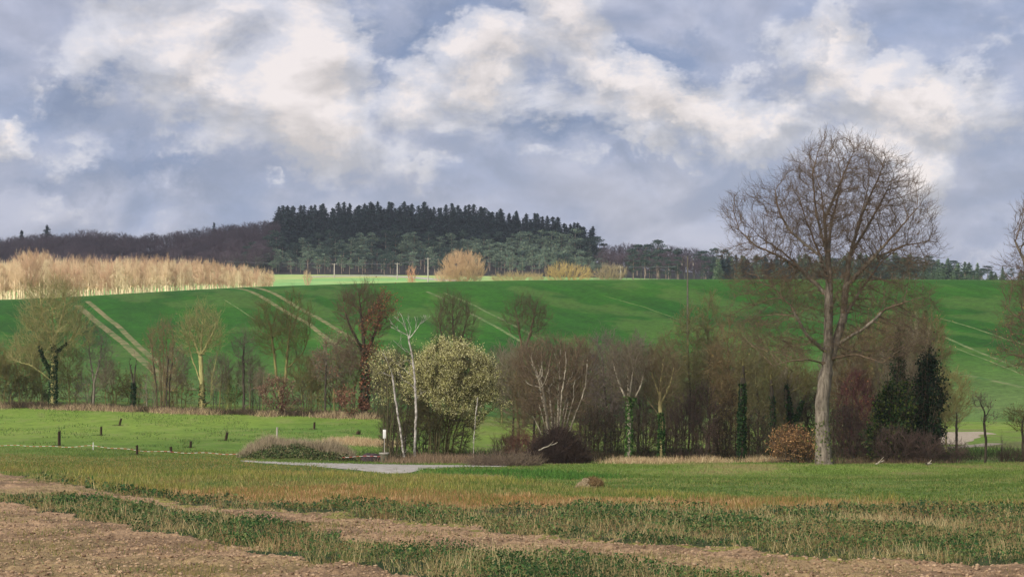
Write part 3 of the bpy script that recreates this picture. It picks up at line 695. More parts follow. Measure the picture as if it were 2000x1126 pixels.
T('bare_tree', 'dark bare tree rising behind the pale-flowering willow', 886, 212, [(886,640,44,62),(880,610,24,36)], [[(886,740),(886,680),(884,610)], [(886,700),(905,650,.8),(914,610,1)], [(886,700),(865,660,-.7),(856,620,-.8)]], R_=.26, tip=.015, natt=760, step=.48, seed=31, twn=2.5, twl=1.0, twr=.017, bk=DARKB, tk=bark(lin(100,92,66), lin(70,64,46)), up=.3)
T('bare_tree', 'bare tree standing on the slope right of the dark one, above the brown thicket', 1024, 214, [(1026,622,46,42),(1040,630,34,36)], [[(1020,720),(1018,670),(1008,610)], [(1022,690),(1036,650,.5),(1044,610,.5)]], R_=.18, tip=.014, natt=520, step=.48, seed=32, twn=2.3, twl=.9, twr=.016, bk=BROWNT, tk=bark(lin(100,90,66), lin(68,64,46)), up=.2)

# ------------------------------------------------------------ willow in flower and the three dead birches
shrub('willow_bush', 'large rounded willow covered in pale yellow catkins', 870, 150, [(880,735,84,62),(915,745,58,58),(940,770,36,34),(845,760,40,40),(872,700,44,34),(872,800,74,62),(880,850,50,40),(812,748,30,36),(958,790,24,24),(905,690,20,16),(845,690,22,18),(960,735,18,20)], 24, 1.3, .06, cat='tree', seed=41, natt=1500, step=.33, twn=3.2, twl=.5, twr=.011,
  bk=bark(lin(92,84,58), lin(58,52,38)), tk=bark(lin(98,92,60), lin(66,62,42)), leaves=(60000, .085, L_CATK, lambda p: (p[:, 2] > 3.0-.35*p[:, 0]+1.6*vn(p[:, 0]+9, p[:, 1]+9, 1.2, 4)) & (vn(p[:, 0]*1.+30, p[:, 2]+30, .6, 5) > .14), .5), up=.3)
shrub('willow_bush', 'smaller greyer willow with sparse catkins behind the two white dead trunks', 768, 153, [(765,735,42,48),(745,725,26,34),(800,740,40,60),(790,800,50,60)], 14, 1.2, .06, cat='tree', seed=42, natt=900, step=.36, twn=2.6, twl=.55, twr=.011,
  bk=DARKB, tk=bark(lin(104,98,70), lin(70,64,48)), leaves=(7500, .085, L_CATK, lambda p: (p[:, 2] > 4.0+.8*vn(p[:, 0]+9, p[:, 1]+9, .9, 4)) & ((p[:, 0] < .2) | (vn(p[:, 0]+30, p[:, 2]+30, .7, 5) > .6)), .5), up=.2)
T('dead_birch', 'tall white dead birch trunk with forked bare top', 809, 146, [(800,650,1,1)], [[(811,850),(813,800),(810,740),(806,700),(797,655)], [(797,655),(790,632),(782,612)], [(797,655),(778,645,.1),(764,638,.1)], [(799,662),(812,645),(824,626)], [(806,690),(790,684),(768,664,-.2)], [(808,715),(796,700,-.2),(784,708,-.3)], [(790,632),(780,628,.1),(770,618,.2)], [(778,645,.1),(770,634),(762,630)], [(812,645),(814,630),(810,618)], [(811,760),(800,748),(790,744)], [(812,780),(822,768,.2),(830,764,.2)], [(810,740),(798,728,.2),(775,710,.3)], [(800,658),(803,640,.2),(796,625,.2)],[(818,636),(830,625,.2)]],
  R_=.09, tip=.014, natt=4, step=.3, seed=43, twn=.5, twl=.5, twr=.012, bk=BIRCH, tk=BIRCH, thick=.03, flare=1.15)
T('dead_birch', 'thinner white dead trunk leaning left of the forked one', 791, 145, [(762,712,1,1)], [[(782,840),(772,780),(766,730),(758,708)], [(758,708),(748,690)], [(766,735),(750,728,.1)]], R_=.068, tip=.014, natt=4, step=.3, seed=44, twn=.5, twl=.4, twr=.012, bk=BIRCH, tk=BIRCH, thick=.025, flare=1.1)
T('dead_birch', 'short thin white trunk in front of the right half of the flowering willow', 924, 145, [(932,785,1,1)], [[(926,850),(930,800),(933,775)]], R_=.09, tip=.03, natt=4, step=.3, seed=45, twn=.2, twl=.3, twr=.012, bk=BIRCH, tk=BIRCH, thick=.025, flare=1.05)

# ------------------------------------------------------------ middle thicket
shrub('multistem_tree', 'pale-stemmed fan-shaped bare tree growing out of the dark brush heap', 1086, 146, [(1085,720,78,62),(1060,700,50,44),(1120,710,50,50),(1085,790,70,40)], 20, .7, .105, cat='tree', seed=51, natt=1300, step=.34, twn=1.5, twl=.55, twr=.010, bk=PALE, tk=bark(lin(122,104,82), lin(84,72,58)), up=.3, thick=.035)
def thicket(lst):
    for i, (px, top, rw, Y, tk, lab, seed, lv) in enumerate(lst):
        by = HZ-(gp(px, Y)[2]-CZ)/Y*F; h = by-top
        T('thicket_tree', lab, px, Y, [(px, top+h*.36, rw, h*.36), (px+rw*.1, top+h*.6, rw*.9, h*.34)], [[(px+rw*.1, by-h*.4), (px, top+h*.45), (px-rw*.1, top+h*.2)], [(px+rw*.3, by-2, .6), (px+rw*.3, by-h*.4, .6), (px+rw*.4, top+h*.3, .5)]],
          R_=.10, tip=.010, natt=640, step=.40, seed=seed, twn=2.6, twl=.6, twr=.012, bk=DARKB, tk=tk, leaves=lv, up=.02, jit=.7, trop=(0, 0, 0))
B1 = bark(lin(142,124,94), lin(92,80,58)); B2 = bark(lin(130,118,106), lin(84,76,68)); B3 = bark(lin(130,124,84), lin(84,82,54)); B4 = bark(lin(142,122,86), lin(90,76,54))
lvO = (420, .12, L_OLIVE, None); lvT = (420, .12, L_TAN, None)
thicket([
 (1040,668,46,160,B1,'brown bare tree behind the left side of the fan-shaped pale tree',61,None),
 (1130,655,46,162,B1,'brown twiggy tree behind the right side of the fan-shaped pale tree',62,None),
 (1180,645,44,158,B2,'purplish grey twiggy tree between the fan-shaped tree and the first ivy-footed trunk',63,None),
 (1245,655,40,164,B2,'purplish twiggy tree between the two ivy-footed pale trunks',64,None),
 (1300,650,34,162,B3,'olive-brown twiggy tree behind the second ivy-footed trunk',65,None),
 (1345,590,30,166,B3,'tall thin greenish tree in front of the utility pole',66,lvO),
 (1385,570,34,168,B3,'tall thin olive tree just right of the utility pole',67,lvO),
 (1425,620,44,160,B4,'brown-olive tree under the left end of the large oak crown',68,lvO),
 (1478,650,46,158,B3,'olive tree with dark trunk, two places left of the large oak trunk',69,lvO),
 (1540,660,46,165,B1,'dark-stemmed tree directly behind the large oak, left of its trunk',70,lvO),
 (1660,640,48,160,B4,'brown twiggy tree directly right of the large oak trunk',71,lvO),
 (1715,610,50,168,B4,'reddish brown tree with leaf clumps between the oak and the pointed evergreens',72,lvT),
 (1770,590,52,172,B3,'olive twiggy tree above the ivy-covered bush at the right',73,lvO),
 (1815,600,40,170,B4,'pale brown twiggy tree behind the pointed dark evergreen',74,lvT),
 (1000,690,34,170,B3,'thin dark bare tree in the gap right of the flowering willow',75,None)])
T('ivy_footed_tree', 'pale bare trunk with bright green ivy foot, first right of the brush heap', 1228, 144, [(1228,705,46,40),(1225,740,40,44)], [[(1229,820),(1227,770),(1226,700)], [(1228,790),(1210,750,.3),(1200,715,.4)], [(1228,800),(1248,760,-.3),(1258,725,-.4)], [(1228,780),(1236,730,.3),(1240,690,.5)]],
  R_=.16, tip=.012, natt=700, step=.36, seed=81, twn=2.2, twl=.55, twr=.010, bk=PALE, tk=bark(lin(128,116,96), lin(92,82,66)), thick=.035, up=.3, ivy=(1300, .14, L_IVYB, 0, 4.9, .22))
T('ivy_footed_tree', 'yellow-tinged bare trunk with ivy foot, second right of the brush heap', 1290, 145, [(1290,715,42,38),(1288,750,36,40)], [[(1292,830),(1289,790),(1290,745),(1296,700)], [(1290,775),(1275,735,.3),(1270,700,.4)], [(1291,790),(1310,745,-.3),(1316,710,-.4)], [(1291,815),(1265,780,.5),(1252,765,.6)]],
  R_=.15, tip=.012, natt=640, step=.36, seed=82, twn=2.2, twl=.55, twr=.010, bk=bark(lin(172,160,110), lin(116,106,74)), tk=bark(lin(128,112,84), lin(92,80,60)), thick=.035, up=.3, ivy=(1100, .14, L_IVYB+L_IVY, 0, 3.8, .22))
T('ivy_clad_tree', 'dark ivy-covered trunk standing left of the large oak among shrubs', 1448, 146, [(1450,720,16,30)], [[(1449,800),(1451,740),(1452,690)]], R_=.2, tip=.015, natt=120, seed=83, twn=2, twl=.6, twr=.012, bk=DARKB, tk=OLIT, ivy=(1600, .17, L_IVY, 0, 6, .25))
T('ivy_clad_tree', 'black-looking forked trunk just behind the tan-leaved hedge shrub', 1550, 158, [(1556,745,30,30)], [[(1548,830),(1540,790),(1536,750)], [(1550,835),(1566,790,.4),(1580,760,.6)]], R_=.3, tip=.02, natt=200, seed=84, twn=2, twl=.6, twr=.014, bk=DARKB, tk=OLIT, ivy=(1000, .18, L_IVY, .5, 6, .2))
T('ivy_clad_tree', 'thin dark trunk between the ivy-covered trunk and the forked black one', 1508, 156, [(1508,740,20,28)], [[(1510,820),(1507,760),(1505,730)]], R_=.16, tip=.015, natt=120, seed=85, twn=2, twl=.6, twr=.012, bk=DARKB, tk=OLIT, ivy=(500, .16, L_IVY, .5, 5, .15))
shrub('leafy_shrub', 'tan and rusty leaved shrub at the left foot of the large oak', 1552, 139, [(1548,868,36,32),(1580,880,22,20),(1520,866,16,28)], 10, 1.2, .035, seed=86, natt=420, step=.3, twn=2.2, twl=.4, twr=.010, bk=DARKB, tk=BROWNT, leaves=(4200, .11, L_TAN, None))
def low(lst):
    for (px, Y, top, rw, tk, lv, lab, seed, grp) in lst:
        by = HZ-(gp(px, Y)[2]-CZ)/Y*F; shrub('undergrowth_shrub', lab, px, Y, [(px, (by+top)/2, rw, (by-top)/2)], 10, rw*Y/F*.5, .035, seed=seed, natt=420, step=.34, twn=2.6, twl=.5, twr=.011, bk=DARKB, tk=tk, leaves=lv, group=grp)
PB = bark(lin(98,80,70), lin(64,54,48)); DK = bark(lin(92,80,64), lin(58,50,40))
U = None; UG = 'undergrowth shrubs below the middle thicket'
low([(1340,150,770,34,PB,None,'purplish twiggy shrub directly right of the second ivy-footed trunk',101,UG),(1372,148,745,30,PB,(300,.12,L_IVY,None),'purplish dense shrub below the tall thin olive tree',102,UG),(1175,156,800,34,DK,(500,.12,L_IVY,None),'dark twigs at the ground between the brush heap and first ivy-footed trunk',103,UG),(1205,160,790,30,DK,None,'dark twiggy shrub just left behind the first ivy-footed trunk',104,UG),(1260,158,800,30,DK,(400,.12,L_IVY,None),'dark twiggy shrub between the two ivy-footed trunks',105,UG),
 (1150,156,790,26,DK,None,'dark twigs behind the right shoulder of the brush heap',106,UG),(1310,156,800,28,DK,None,'dark twiggy shrub just right behind the second ivy-footed trunk',107,UG),(1410,152,790,24,DK,(400,.12,L_OLIVE,None),'dark shrub at the left foot of the ivy-covered dark trunk',108,UG),(1480,152,800,26,DK,(500,.12,L_IVY,None),'dark shrub at the right foot of the ivy-covered dark trunk',109,UG),(1425,160,760,36,DK,(300,.12,L_OLIVE,None),'tall olive twiggy shrub behind the ivy-covered dark trunk',110,UG),
 (1520,166,760,34,DK,None,'dark tall shrub behind the thin dark trunk left of the oak',111,UG),(1590,160,770,34,DK,(600,.12,L_IVY,None),'ivy-speckled dark shrub right behind the large oak trunk',112,UG),
 (1655,145,790,34,PB,(300,.12,L_IVY,None),'dark purplish shrub immediately right of the large oak trunk',113,None),(1672,152,720,40,bark(lin(100,64,60), lin(66,44,42)),(300,.12,L_BROWN,None),'reddish twiggy shrub mass right of the oak trunk',114,None),
 (1640,156,800,28,DK,(600,.13,L_IVY,None),'black-green shrub tucked behind the right side of the oak trunk',115,None),(1700,147,830,30,PB,None,'purplish bare shrub between the oak and the ivy-covered bush',116,None),
 (1860,140,872,32,PB,(250,.1,L_IVY,None),'low dark bramble mound right of the pointed evergreen',117,None),(1800,139,850,40,PB,None,'purple-brown twigs at the foot of the pointed evergreen',118,None),(1745,139,840,40,PB,None,'purple-brown twigs at the foot of the ivy-covered bush',119,None),
 (1020,152,850,40,bark(lin(136,98,82), lin(98,74,60)),(200,.1,L_RUST,None),'reddish brown twiggy shrub left of the dark brush heap',120,None),(985,156,860,28,bark(lin(128,112,88), lin(92,80,62)),None,'low pale brown shrub right of the flowering willow',121,None),
 (830,156,800,44,DK,(300,.12,L_OLIVE,None),'dark twiggy shrub between the two willows',122,None),(770,157,800,30,DK,(200,.12,L_OLIVE,None),'dark twiggy shrub behind the white dead trunks',123,None),
 (1960,142,880,14,DK,None,'small dark weed clump near the right edge',124,None),(1985,142,885,20,DK,None,'low dark brush at the right edge of the photo',125,None),
 (1395,160,830,22,bark(lin(150,116,104), lin(116,88,78)),(300,.1,[lin(170,136,122)],None),'pinkish dead-leaved shrub left of the ivy-covered trunk',126,None)])
# evergreens clothed in ivy
def cone(name, label, px, Y, prof, n, size, cols, seed, cat='tree'):
    b = gp(px, Y); root = empty(name, b, label, cat); s = Y/F; by = HZ-(b[2]-CZ)/s; rs = np.random.RandomState(seed)
    rows_ = np.array([q[0] for q in prof], float); wd = np.array([q[1] for q in prof], float); cx = np.array([q[2] for q in prof], float)
    t = rs.rand(n); yy = rows_[0]+(rows_[-1]-rows_[0])*t; ww = np.interp(yy, rows_, wd)
    keep = rs.rand(n) < ww/wd.max()+.08; yy = yy[keep]; ww = ww[keep]; c = np.interp(yy, rows_, cx); m = len(yy)
    a = rs.rand(m)*2*pi; z = (by-yy)*s
    lump = .25+1.15*vn(a*1.6+5, z*.75, 1.0, 8)+.45*vn(a*5+5, z*2.6, 1.0, 9); rr = ww*s*lump*(rs.rand(m)**.25)
    P = np.stack([(c-px)*s+rr*np.cos(a), rr*np.sin(a), z], 1)+rs.normal(0, .06, (m, 3)); nc = max(20, m//70); ci = rs.randint(m, size=nc); w_ = rs.randint(nc, size=m); P = np.where((rs.rand(m) < .8)[:, None], P[ci[w_]]+rs.normal(0, 1, (m, 3))*np.array([.26, .26, .34]), P*np.array([.85, .85, 1])); V, Fc = cards(P, size, rs, .8)
    mesh_obj('foliage', V, Fc, M_LEAF, root, col=rcol(m, cols, rs, .35)*np.repeat((.6+.8*rs.rand(nc))[w_][:, None], 4, 0))
    k = 420; i = rs.randint(m, size=k); cc = np.stack([(c[i]-px)*s, 0*z[i], z[i]-.3], 1); e = P[i]+(P[i]-cc)*.35+np.array([0, 0, .25])*rs.rand(k, 1)
    V, Fc = tubes(P[i]*.6+cc*.4, e, np.full(k, .014), np.full(k, .007), 3); mesh_obj('twigs', V, Fc, OAKT, root)
    P0 = np.array([((np.interp(q, rows_, cx)-px)*s, 0, (by-q)*s) for q in np.linspace(by+2, rows_[0]-14, 14)]); r = np.linspace(.22, .02, 14)
    V, Fc = tubes(P0[:-1], P0[1:], r[:-1], r[1:], 8); mesh_obj('trunk', V, Fc, DARKB, root, smooth=True)
    return root
cone('ivy_clad_tree', 'pointed dark evergreen column, darkest and tallest evergreen at the right', 1810, 142, [(678,4,1816),(720,15,1814),(780,24,1812),(840,26,1808),(880,20,1802),(898,14,1800)], 9500, .17, [lin(34,52,32), lin(26,42,28), lin(46,64,40)], 131)
cone('ivy_clad_tree', 'thin dark evergreen spire left of the pointed column', 1756, 150, [(650,2,1758),(690,9,1757),(730,14,1756),(790,20,1758),(860,22,1760),(890,18,1760)], 4500, .17, [lin(44,62,36), lin(34,52,32)], 132)
cone('ivy_clad_bush', 'broad ivy-covered bush with lighter olive top left of the pointed column', 1735, 141, [(742,10,1752),(765,30,1745),(800,36,1738),(850,34,1738),(880,32,1740),(898,28,1742)], 8500, .17, [lin(44,66,34), lin(34,52,30), lin(84,96,44)], 133, 'bush')
T('sapling', 'small leaning bare sapling with few rusty leaves, alone on the grass at right', 1924, 141, [(1918,790,20,18),(1934,820,18,10)], [[(1926,860),(1922,830),(1924,805),(1912,780),(1904,765)], [(1924,815),(1936,795)]], R_=.09, tip=.01, natt=60, step=.25, seed=141, twn=1.5, twl=.4, twr=.009, bk=DARKB, tk=GREYT, thick=.03, leaves=(90, .09, L_RUST, None))
T('sapling', 'small spindly sapling beside the dirt path at the right', 1868, 152, [(1868,820,8,30)], [[(1868,850),(1869,800)]], R_=.1, tip=.012, natt=50, step=.25, seed=142, twn=1.5, twl=.4, twr=.009, bk=DARKB, tk=GREYT, thick=.03)
T('sapling', 'thin sapling between the leaning one and the right edge', 1957, 143, [(1957,880,7,16)], [[(1957,880),(1956,860)]], R_=.05, tip=.01, natt=40, step=.25, seed=143, twn=2, twl=.4, twr=.009, bk=DARKB, tk=GREYT, thick=.03)
T('sapling', 'small bushy-topped sapling at the right edge', 1998, 143, [(2000,820,34,26)], [[(1998,860),(1996,830),(2004,800)]], R_=.09, tip=.01, natt=220, step=.3, seed=144, twn=2, twl=.4, twr=.010, bk=DARKB, tk=OLIT, thick=.03, leaves=(300, .09, L_OLIVE, None))

# ------------------------------------------------------------ dark brush heap (cut branches)
def brush_heap(name, label, px, Y, rw, h, n, m1, seed):
    b = gp(px, Y); root = empty(name, b, label, 'brush heap'); rs = np.random.RandomState(seed)
    a = rs.rand(n)*2*pi; q = rs.rand(n)**.5; x = rw*q*np.cos(a); y = rw*.7*q*np.sin(a); z = h*(1-q**2.2)*rs.rand(n)**.6+.05
    p = np.stack([x, y, z], 1); d = nrm(rs.normal(size=(n, 3))+np.stack([x/rw, y/rw, .5*np.ones(n)], 1)); l = .4+.9*rs.rand(n); mid = p+d*(l*.5)[:, None]; e = mid+nrm(d+rs.normal(0, .35, (n, 3)))*(l*.5)[:, None]
    r = .008+.018*rs.rand(n)**2; p[:, 2] = np.maximum(p[:, 2], 0)
    V, Fs = merge([tubes(p, mid, r, r*.8, 3), tubes(mid, e, r*.8, r*.4, 3)]); mesh_obj('twigs', V, Fs, m1, root)
    u = rs.normal(size=(1, 3)); k = int(n*.5); a = rs.rand(k)*2*pi; q = rs.rand(k)**.5
    P = np.stack([rw*.85*q*np.cos(a), rw*.6*q*np.sin(a), h*.8*(1-q**2)*rs.rand(k)], 1); V, Fc = cards(P, .16, rs, .7); mesh_obj('dead_leaves', V, Fc, M_LEAF, root, col=rcol(k, [lin(62,44,42), lin(48,36,34), lin(80,60,54)], rs))
brush_heap('brush_heap', 'dark purplish heap of cut twigs at the foot of the fan-shaped pale tree', 1090, 140, 1.75, 2.3, 9000, bark(lin(84,68,58), lin(50,42,36)), 151)
brush_heap('brush_heap', 'low flat heap of brown branches left of the dark heap', 985, 134, 2.4, .35, 1200, bark(lin(132,116,96), lin(84,72,60)), 152)
def log(label, x0, x1, Y, r, z0=.1, z1=.3, mat_=PALE, seed=1):
    a = gp(x0, Y); b = gp(x1, Y+.6); o = empty('fallen_log', a, label, 'log'); n = 9; t = np.linspace(0, 1, n)[:, None]
    P = (b-a)*t+np.array([0, 0, z0])*(1-t)+np.array([0, 0, z1])*t; P += np.random.RandomState(seed).normal(0, r*.35, P.shape); rr = np.linspace(r, r*.5, n)
    V, Fc = tubes(P[:-1], P[1:], rr[:-1], rr[1:], 8); mesh_obj('stem', V, Fc, mat_, o, smooth=True)
    k = n//2; d = nrm((b-a)[None])[0]; q = P[k]+np.array([d[0]*.4, 0, .35]); V, Fc = tubes(P[k][None], q[None], np.array([r*.5]), np.array([r*.2]), 6); mesh_obj('branch_stub', V, Fc, mat_, o)
log('pale fallen branch lying in the grass left of the pointed evergreen', 1708, 1726, 134, .06, .05, .3)
log('grey branch leaning on the left side of the dark brush heap', 1052, 1088, 137, .05, 1.0, 1.5, PALE, 4)
log('short pale log end showing in front of the evergreens, nearest the bramble mound', 1808, 1818, 133, .09, .08, .12, PALE, 5)

# ------------------------------------------------------------ far trees: a few kinds, copied one by one
M_NEEDLE = col_mat('needles', .8, .6, .35, detail=3)
def far_needles(root, P, size, cols, rs, asp=.45, var=.3, name='crown'):
    V, Fc = cards(P, size, rs, asp); mesh_obj(name, V, Fc, M_NEEDLE, root, col=rcol(len(P), cols, rs, var))
def make_conifer(seed, h=20., wid=.17, cols=None):
    rs = np.random.RandomState(seed); root = empty('conifer', (0, 0, 0), 'x', 'tree')
    P = []
    z = h*.12
    while z < h*.985:
        R0 = wid*h*(1-z/h)**.68*(.65+.6*rs.rand())
        nb = 7 if z < h*.7 else 5
        for b in range(nb):
            a = rs.rand()*2*pi; m = max(3, int(R0*4.5)); t = np.linspace(.1, 1, m)*(.75+.4*rs.rand())
            q = np.stack([R0*t*cos(a), R0*t*sin(a), z-R0*.35*t**1.4+R0*.12*t**4], 1)+rs.normal(0, .13, (m, 3)); P.append(q)
        z += .42*(.7+.6*rs.rand())
    P.append(np.stack([np.zeros(6), np.zeros(6), np.linspace(h*.94, h, 6)], 1)); P = np.vstack(P)
    far_needles(root, P, .85, cols or [lin(30,47,48), lin(22,38,42), lin(40,58,54)], rs)  # needles tinted blue to stand in for distance haze
    V, Fc = tubes(np.array([[0, 0, -1.5], [0, 0, h*.5]]), np.array([[0, 0, h*.5], [0, 0, h*.97]]), np.array([.22, .12]), np.array([.12, .02]), 6); mesh_obj('trunk', V, Fc, FARG, root); root['h'] = h
    return root
def make_pine(seed, h=15., cols=None, low=.35):
    rs = np.random.RandomState(seed); root = empty('pine_tree', (0, 0, 0), 'x', 'tree'); P = []; br0 = []; br1 = []
    for k in range(17):
        f = low+(1-low)*rs.rand()**.8; a = rs.rand()*2*pi; rr = h*.21*(1-.65*max(0, f-.6)/.4)*rs.rand()**.5; c = np.array([rr*cos(a), rr*sin(a), h*f*.95]); s = h*(.055+.05*rs.rand())
        q = nrm(rs.normal(size=(95, 3)))*(rs.rand(95, 1)**.4)*np.array([s*1.5, s*1.5, s*.6])+c; P.append(q); br0.append([0, 0, h*f*.95-rr*.5-.3]); br1.append(c)
    far_needles(root, np.vstack(P), .55, cols or [lin(92,110,92), lin(70,90,80), lin(116,130,104)], rs, .5)
    br0 = np.array(br0); br1 = np.array(br1); n = len(br0)
    V, Fs = merge([tubes(np.array([[0, 0, -1.5], [.15, 0, h*.5]]), np.array([[.15, 0, h*.5], [0, 0, h*.93]]), np.array([.19, .13]), np.array([.13, .03]), 6), tubes(br0, br1, np.full(n, .07), np.full(n, .03), 4)])
    mesh_obj('trunk', V, Fs, bark(lin(150,134,116), lin(108,96,84)), root); root['h'] = h
    return root
def make_bare(seed, h, rw, tk, bk, name='bare_tree', twr=.028, natt=420, steep=False, twl=1.0, leaves=None, Rt=None, stp=.9):
    root = empty(name, (0, 0, 0), 'x', 'tree')
    if steep: env = [(0, 0, h*.62, rw, rw, h*.38)]; tr = [[(0, 0, -2), (0, 0, h*.55), (.1, 0, h*.9)]]
    else: env = [(0, 0, h*.64, rw, rw, h*.35)]; tr = [[(0, 0, -2), (.1, 0, h*.35), (.3, 0, h*.6)]]
    build_tree(root, env, tr, Rt or (.17 if steep else .24), tip=min(.022, (Rt or 1)*.2), natt=natt, step=stp, kill=stp, seed=seed, twn=2.6, twl=twl, twr=twr, bk=bk, tk=tk, thick=min(.06, (Rt or 1)*.5), trop=(0, 0, .9) if steep else (0, 0, .2), up=1.2 if steep else .3, tmax=8, flare=1, leaves=leaves)
    root['h'] = h
    return root
def copy_tree(o, loc, sc_, rz, label, group, sxy=None):
    c = o.copy(); COL.objects.link(c); c.location = loc; c.scale = (sxy or sc_, sxy or sc_, sc_); c.rotation_euler = (0, 0, rz); c['label'] = label; c['group'] = group
    if 'h' in c: del c['h']
    for ch in KIDS[o.name]:
        k = ch.copy(); COL.objects.link(k); k.parent = c
    return c
KIDS = {}
def reg(lst):
    bpy.context.view_layer.update()
    for o in lst: KIDS[o.name] = list(o.children)
    return lst
def place(protos, px, Y, top, label, group, rs, sq=(.85, 1.2)):
    p = protos[rs.randint(len(protos))]; b = gp(px, Y); by = proj(*b)[1]; h = (by-top)/F*Y
    if h < 2: return
    s = h/p['h']; copy_tree(p, b, s, rs.rand()*6.28, label, group, sxy=s*(sq[0]+(sq[1]-sq[0])*rs.rand()))
rs = np.random.RandomState(77)
CON = reg([make_conifer(200+i, 20, .16+.02*i) for i in range(4)])
PIN = reg([make_pine(210+i, 15) for i in range(4)])
PIND = reg([make_pine(220+i, 15, [lin(50,68,62), lin(42,58,54), lin(66,82,70)], .25) for i in range(3)])
FBR = reg([make_bare(230+i, 15, 4.2, FARB, FARG, natt=700, twr=.04, twl=1.3) for i in range(4)])
POP = reg([make_bare(240+i, 15, 1.5, [TANT, bark(lin(190,160,126), lin(160,130,102)), bark(lin(206,172,140), lin(176,140,112)), bark(lin(224,206,170), lin(198,176,138))][i], TANB, 'poplar_tree', .022, 420, True, 1.1) for i in range(4)])
GCN = reg([make_conifer(250+i, 14, .22, [lin(78,98,74), lin(60,80,62), lin(92,108,80)]) for i in range(3)])
SKY_C = [(538,408),(560,399),(600,399),(660,396),(720,392),(800,394),(860,395),(940,401),(1000,408),(1060,418),(1120,430),(1160,440)]
SKY_B = [(-40,470),(0,470),(40,458),(95,458),(160,449),(240,455),(300,456),(380,446),(440,440),(480,435),(540,430),(600,436)]
# dark conifers on the hill top
LC = 'dark green conifer in the dense wood on the hill'; GC = 'conifers of the hill wood'
for r_, (Y, dy, st_) in enumerate([(1010, 0, 9.5), (975, 9, 12), (940, 24, 14), (905, 42, 17)]):
    px = 541.0+r_*3
    while px < 1168-r_*4:
        place(CON, px+rs.normal(0, 2), Y+rs.normal(0, 8), interp(px, SKY_C)+dy+abs(rs.normal(0, 5))-1+(10 if rs.rand() < .2 and r_ == 0 else 0), LC, GC, rs, (1.4, 2.3)); px += st_*(.5+1.0*rs.rand())
LP = 'grey-green pine on the lower slope of the hill wood'; GP = 'pines of the hill wood'
for r_, (Y, t0) in enumerate([(890, 452), (868, 468), (850, 480), (834, 492), (822, 500)]):
    px = 455+r_*7 if r_ > 1 else 530+r_*6
    while px < 1190:
        place(PIN if rs.rand() < .45+.25*(px > 950) else PIND, px+rs.normal(0, 4), Y+rs.normal(0, 4), t0+rs.normal(0, 5)+(12 if px > 1130 else 0)+(10 if px < 600 else 0), LP, GP, rs, (.95, 1.35)); px += 22  # paler pines favoured at the right stand in for sunlit crowns
for px, Y, t0 in ((452,838,500),(470,850,488),(486,842,478),(500,860,470),(512,845,484),(524,870,456),(532,850,470),(462,825,505),(478,828,497),(505,830,500),(528,835,492),(545,840,486),(540,880,448),(516,890,462)): place(PIND if t0 < 480 else PIN, px, Y, t0, LP, GP, rs, (1.1, 1.6))
# bare wood at the left
LB = 'purplish brown leafless tree in the wood behind the poplars'; GB_ = 'leafless trees of the left wood'
for r_, (Y, dy, st_) in enumerate([(980, 0, 12), (950, 7, 14), (920, 15, 15), (890, 24, 16), (860, 34, 17), (835, 45, 18), (815, 56, 20)]):
    px = -30+r_*5
    while px < 548-r_*5:
        place(FBR, px+rs.normal(0, 3), Y+rs.normal(0, 8), interp(px, SKY_B)+dy+abs(rs.normal(0, 5)), LB, GB_, rs, (1.2, 1.8)); px += st_
LK = 'dark conifer poking above the leafless wood at the left'
for px, top, lb in ((-2,462,'dark conifer at the very left edge of the wood'),(14,470,'small dark conifer second from the left edge of the wood'),(42,449,'bushy dark conifer standing above the left wood, nearest the left edge'),(92,439,'spired dark conifer rising highest above the left wood'),(418,434,'single slim dark conifer above the leafless wood midway to the hill'),(545,404,'dark conifer at the left end of the hill-top row')): place(CON, px, 985, top, lb, 'conifers standing in the left wood', rs, (1.4, 1.9))
# right hand wood
LR = 'brownish leafless tree in the low wood right of the hill'; GR = 'leafless trees of the right wood'
for Y, dy in ((880, 0), (830, 12), (790, 24)):
    px = 1185
    while px < 1400: place(FBR, px+rs.normal(0, 3), Y, interp(px, [(1180,474),(1240,476),(1300,480),(1400,492)])+dy+abs(rs.normal(0, 3)), LR, GR, rs, (1.0, 1.4)); px += 17
LD = 'rounded dark pine in the low wood right of the hill'
for Y, dy in ((850, 0), (800, 14), (770, 24)):
    for px in (1240, 1262, 1280, 1300, 1322, 1375, 1395, 1420): place(PIND, px+rs.normal(0, 4), Y, (472 if px < 1290 else 486)+dy+rs.normal(0, 3), LD, 'pines of the right wood', rs, (1.1, 1.5))
LG = 'green conifer in the long row beyond the crest at the right'
for r_, (Y, dy, st_) in enumerate([(800, 0, 13), (760, 9, 15), (720, 20, 16)]):
    px = 1395+r_*5
    while px < 2010: place(GCN+PIND if px > 1560 else CON+GCN+PIND, px+rs.normal(0, 3), Y+rs.normal(0, 8), interp(px, [(1390,494),(1500,494),(1620,494),(1760,490),(1840,500),(1930,516),(2010,524)])+dy+abs(rs.normal(0, 6)), LG, 'conifers of the row beyond the crest', rs, (1.4, 2.6)); px += st_*(.5+.9*rs.rand())
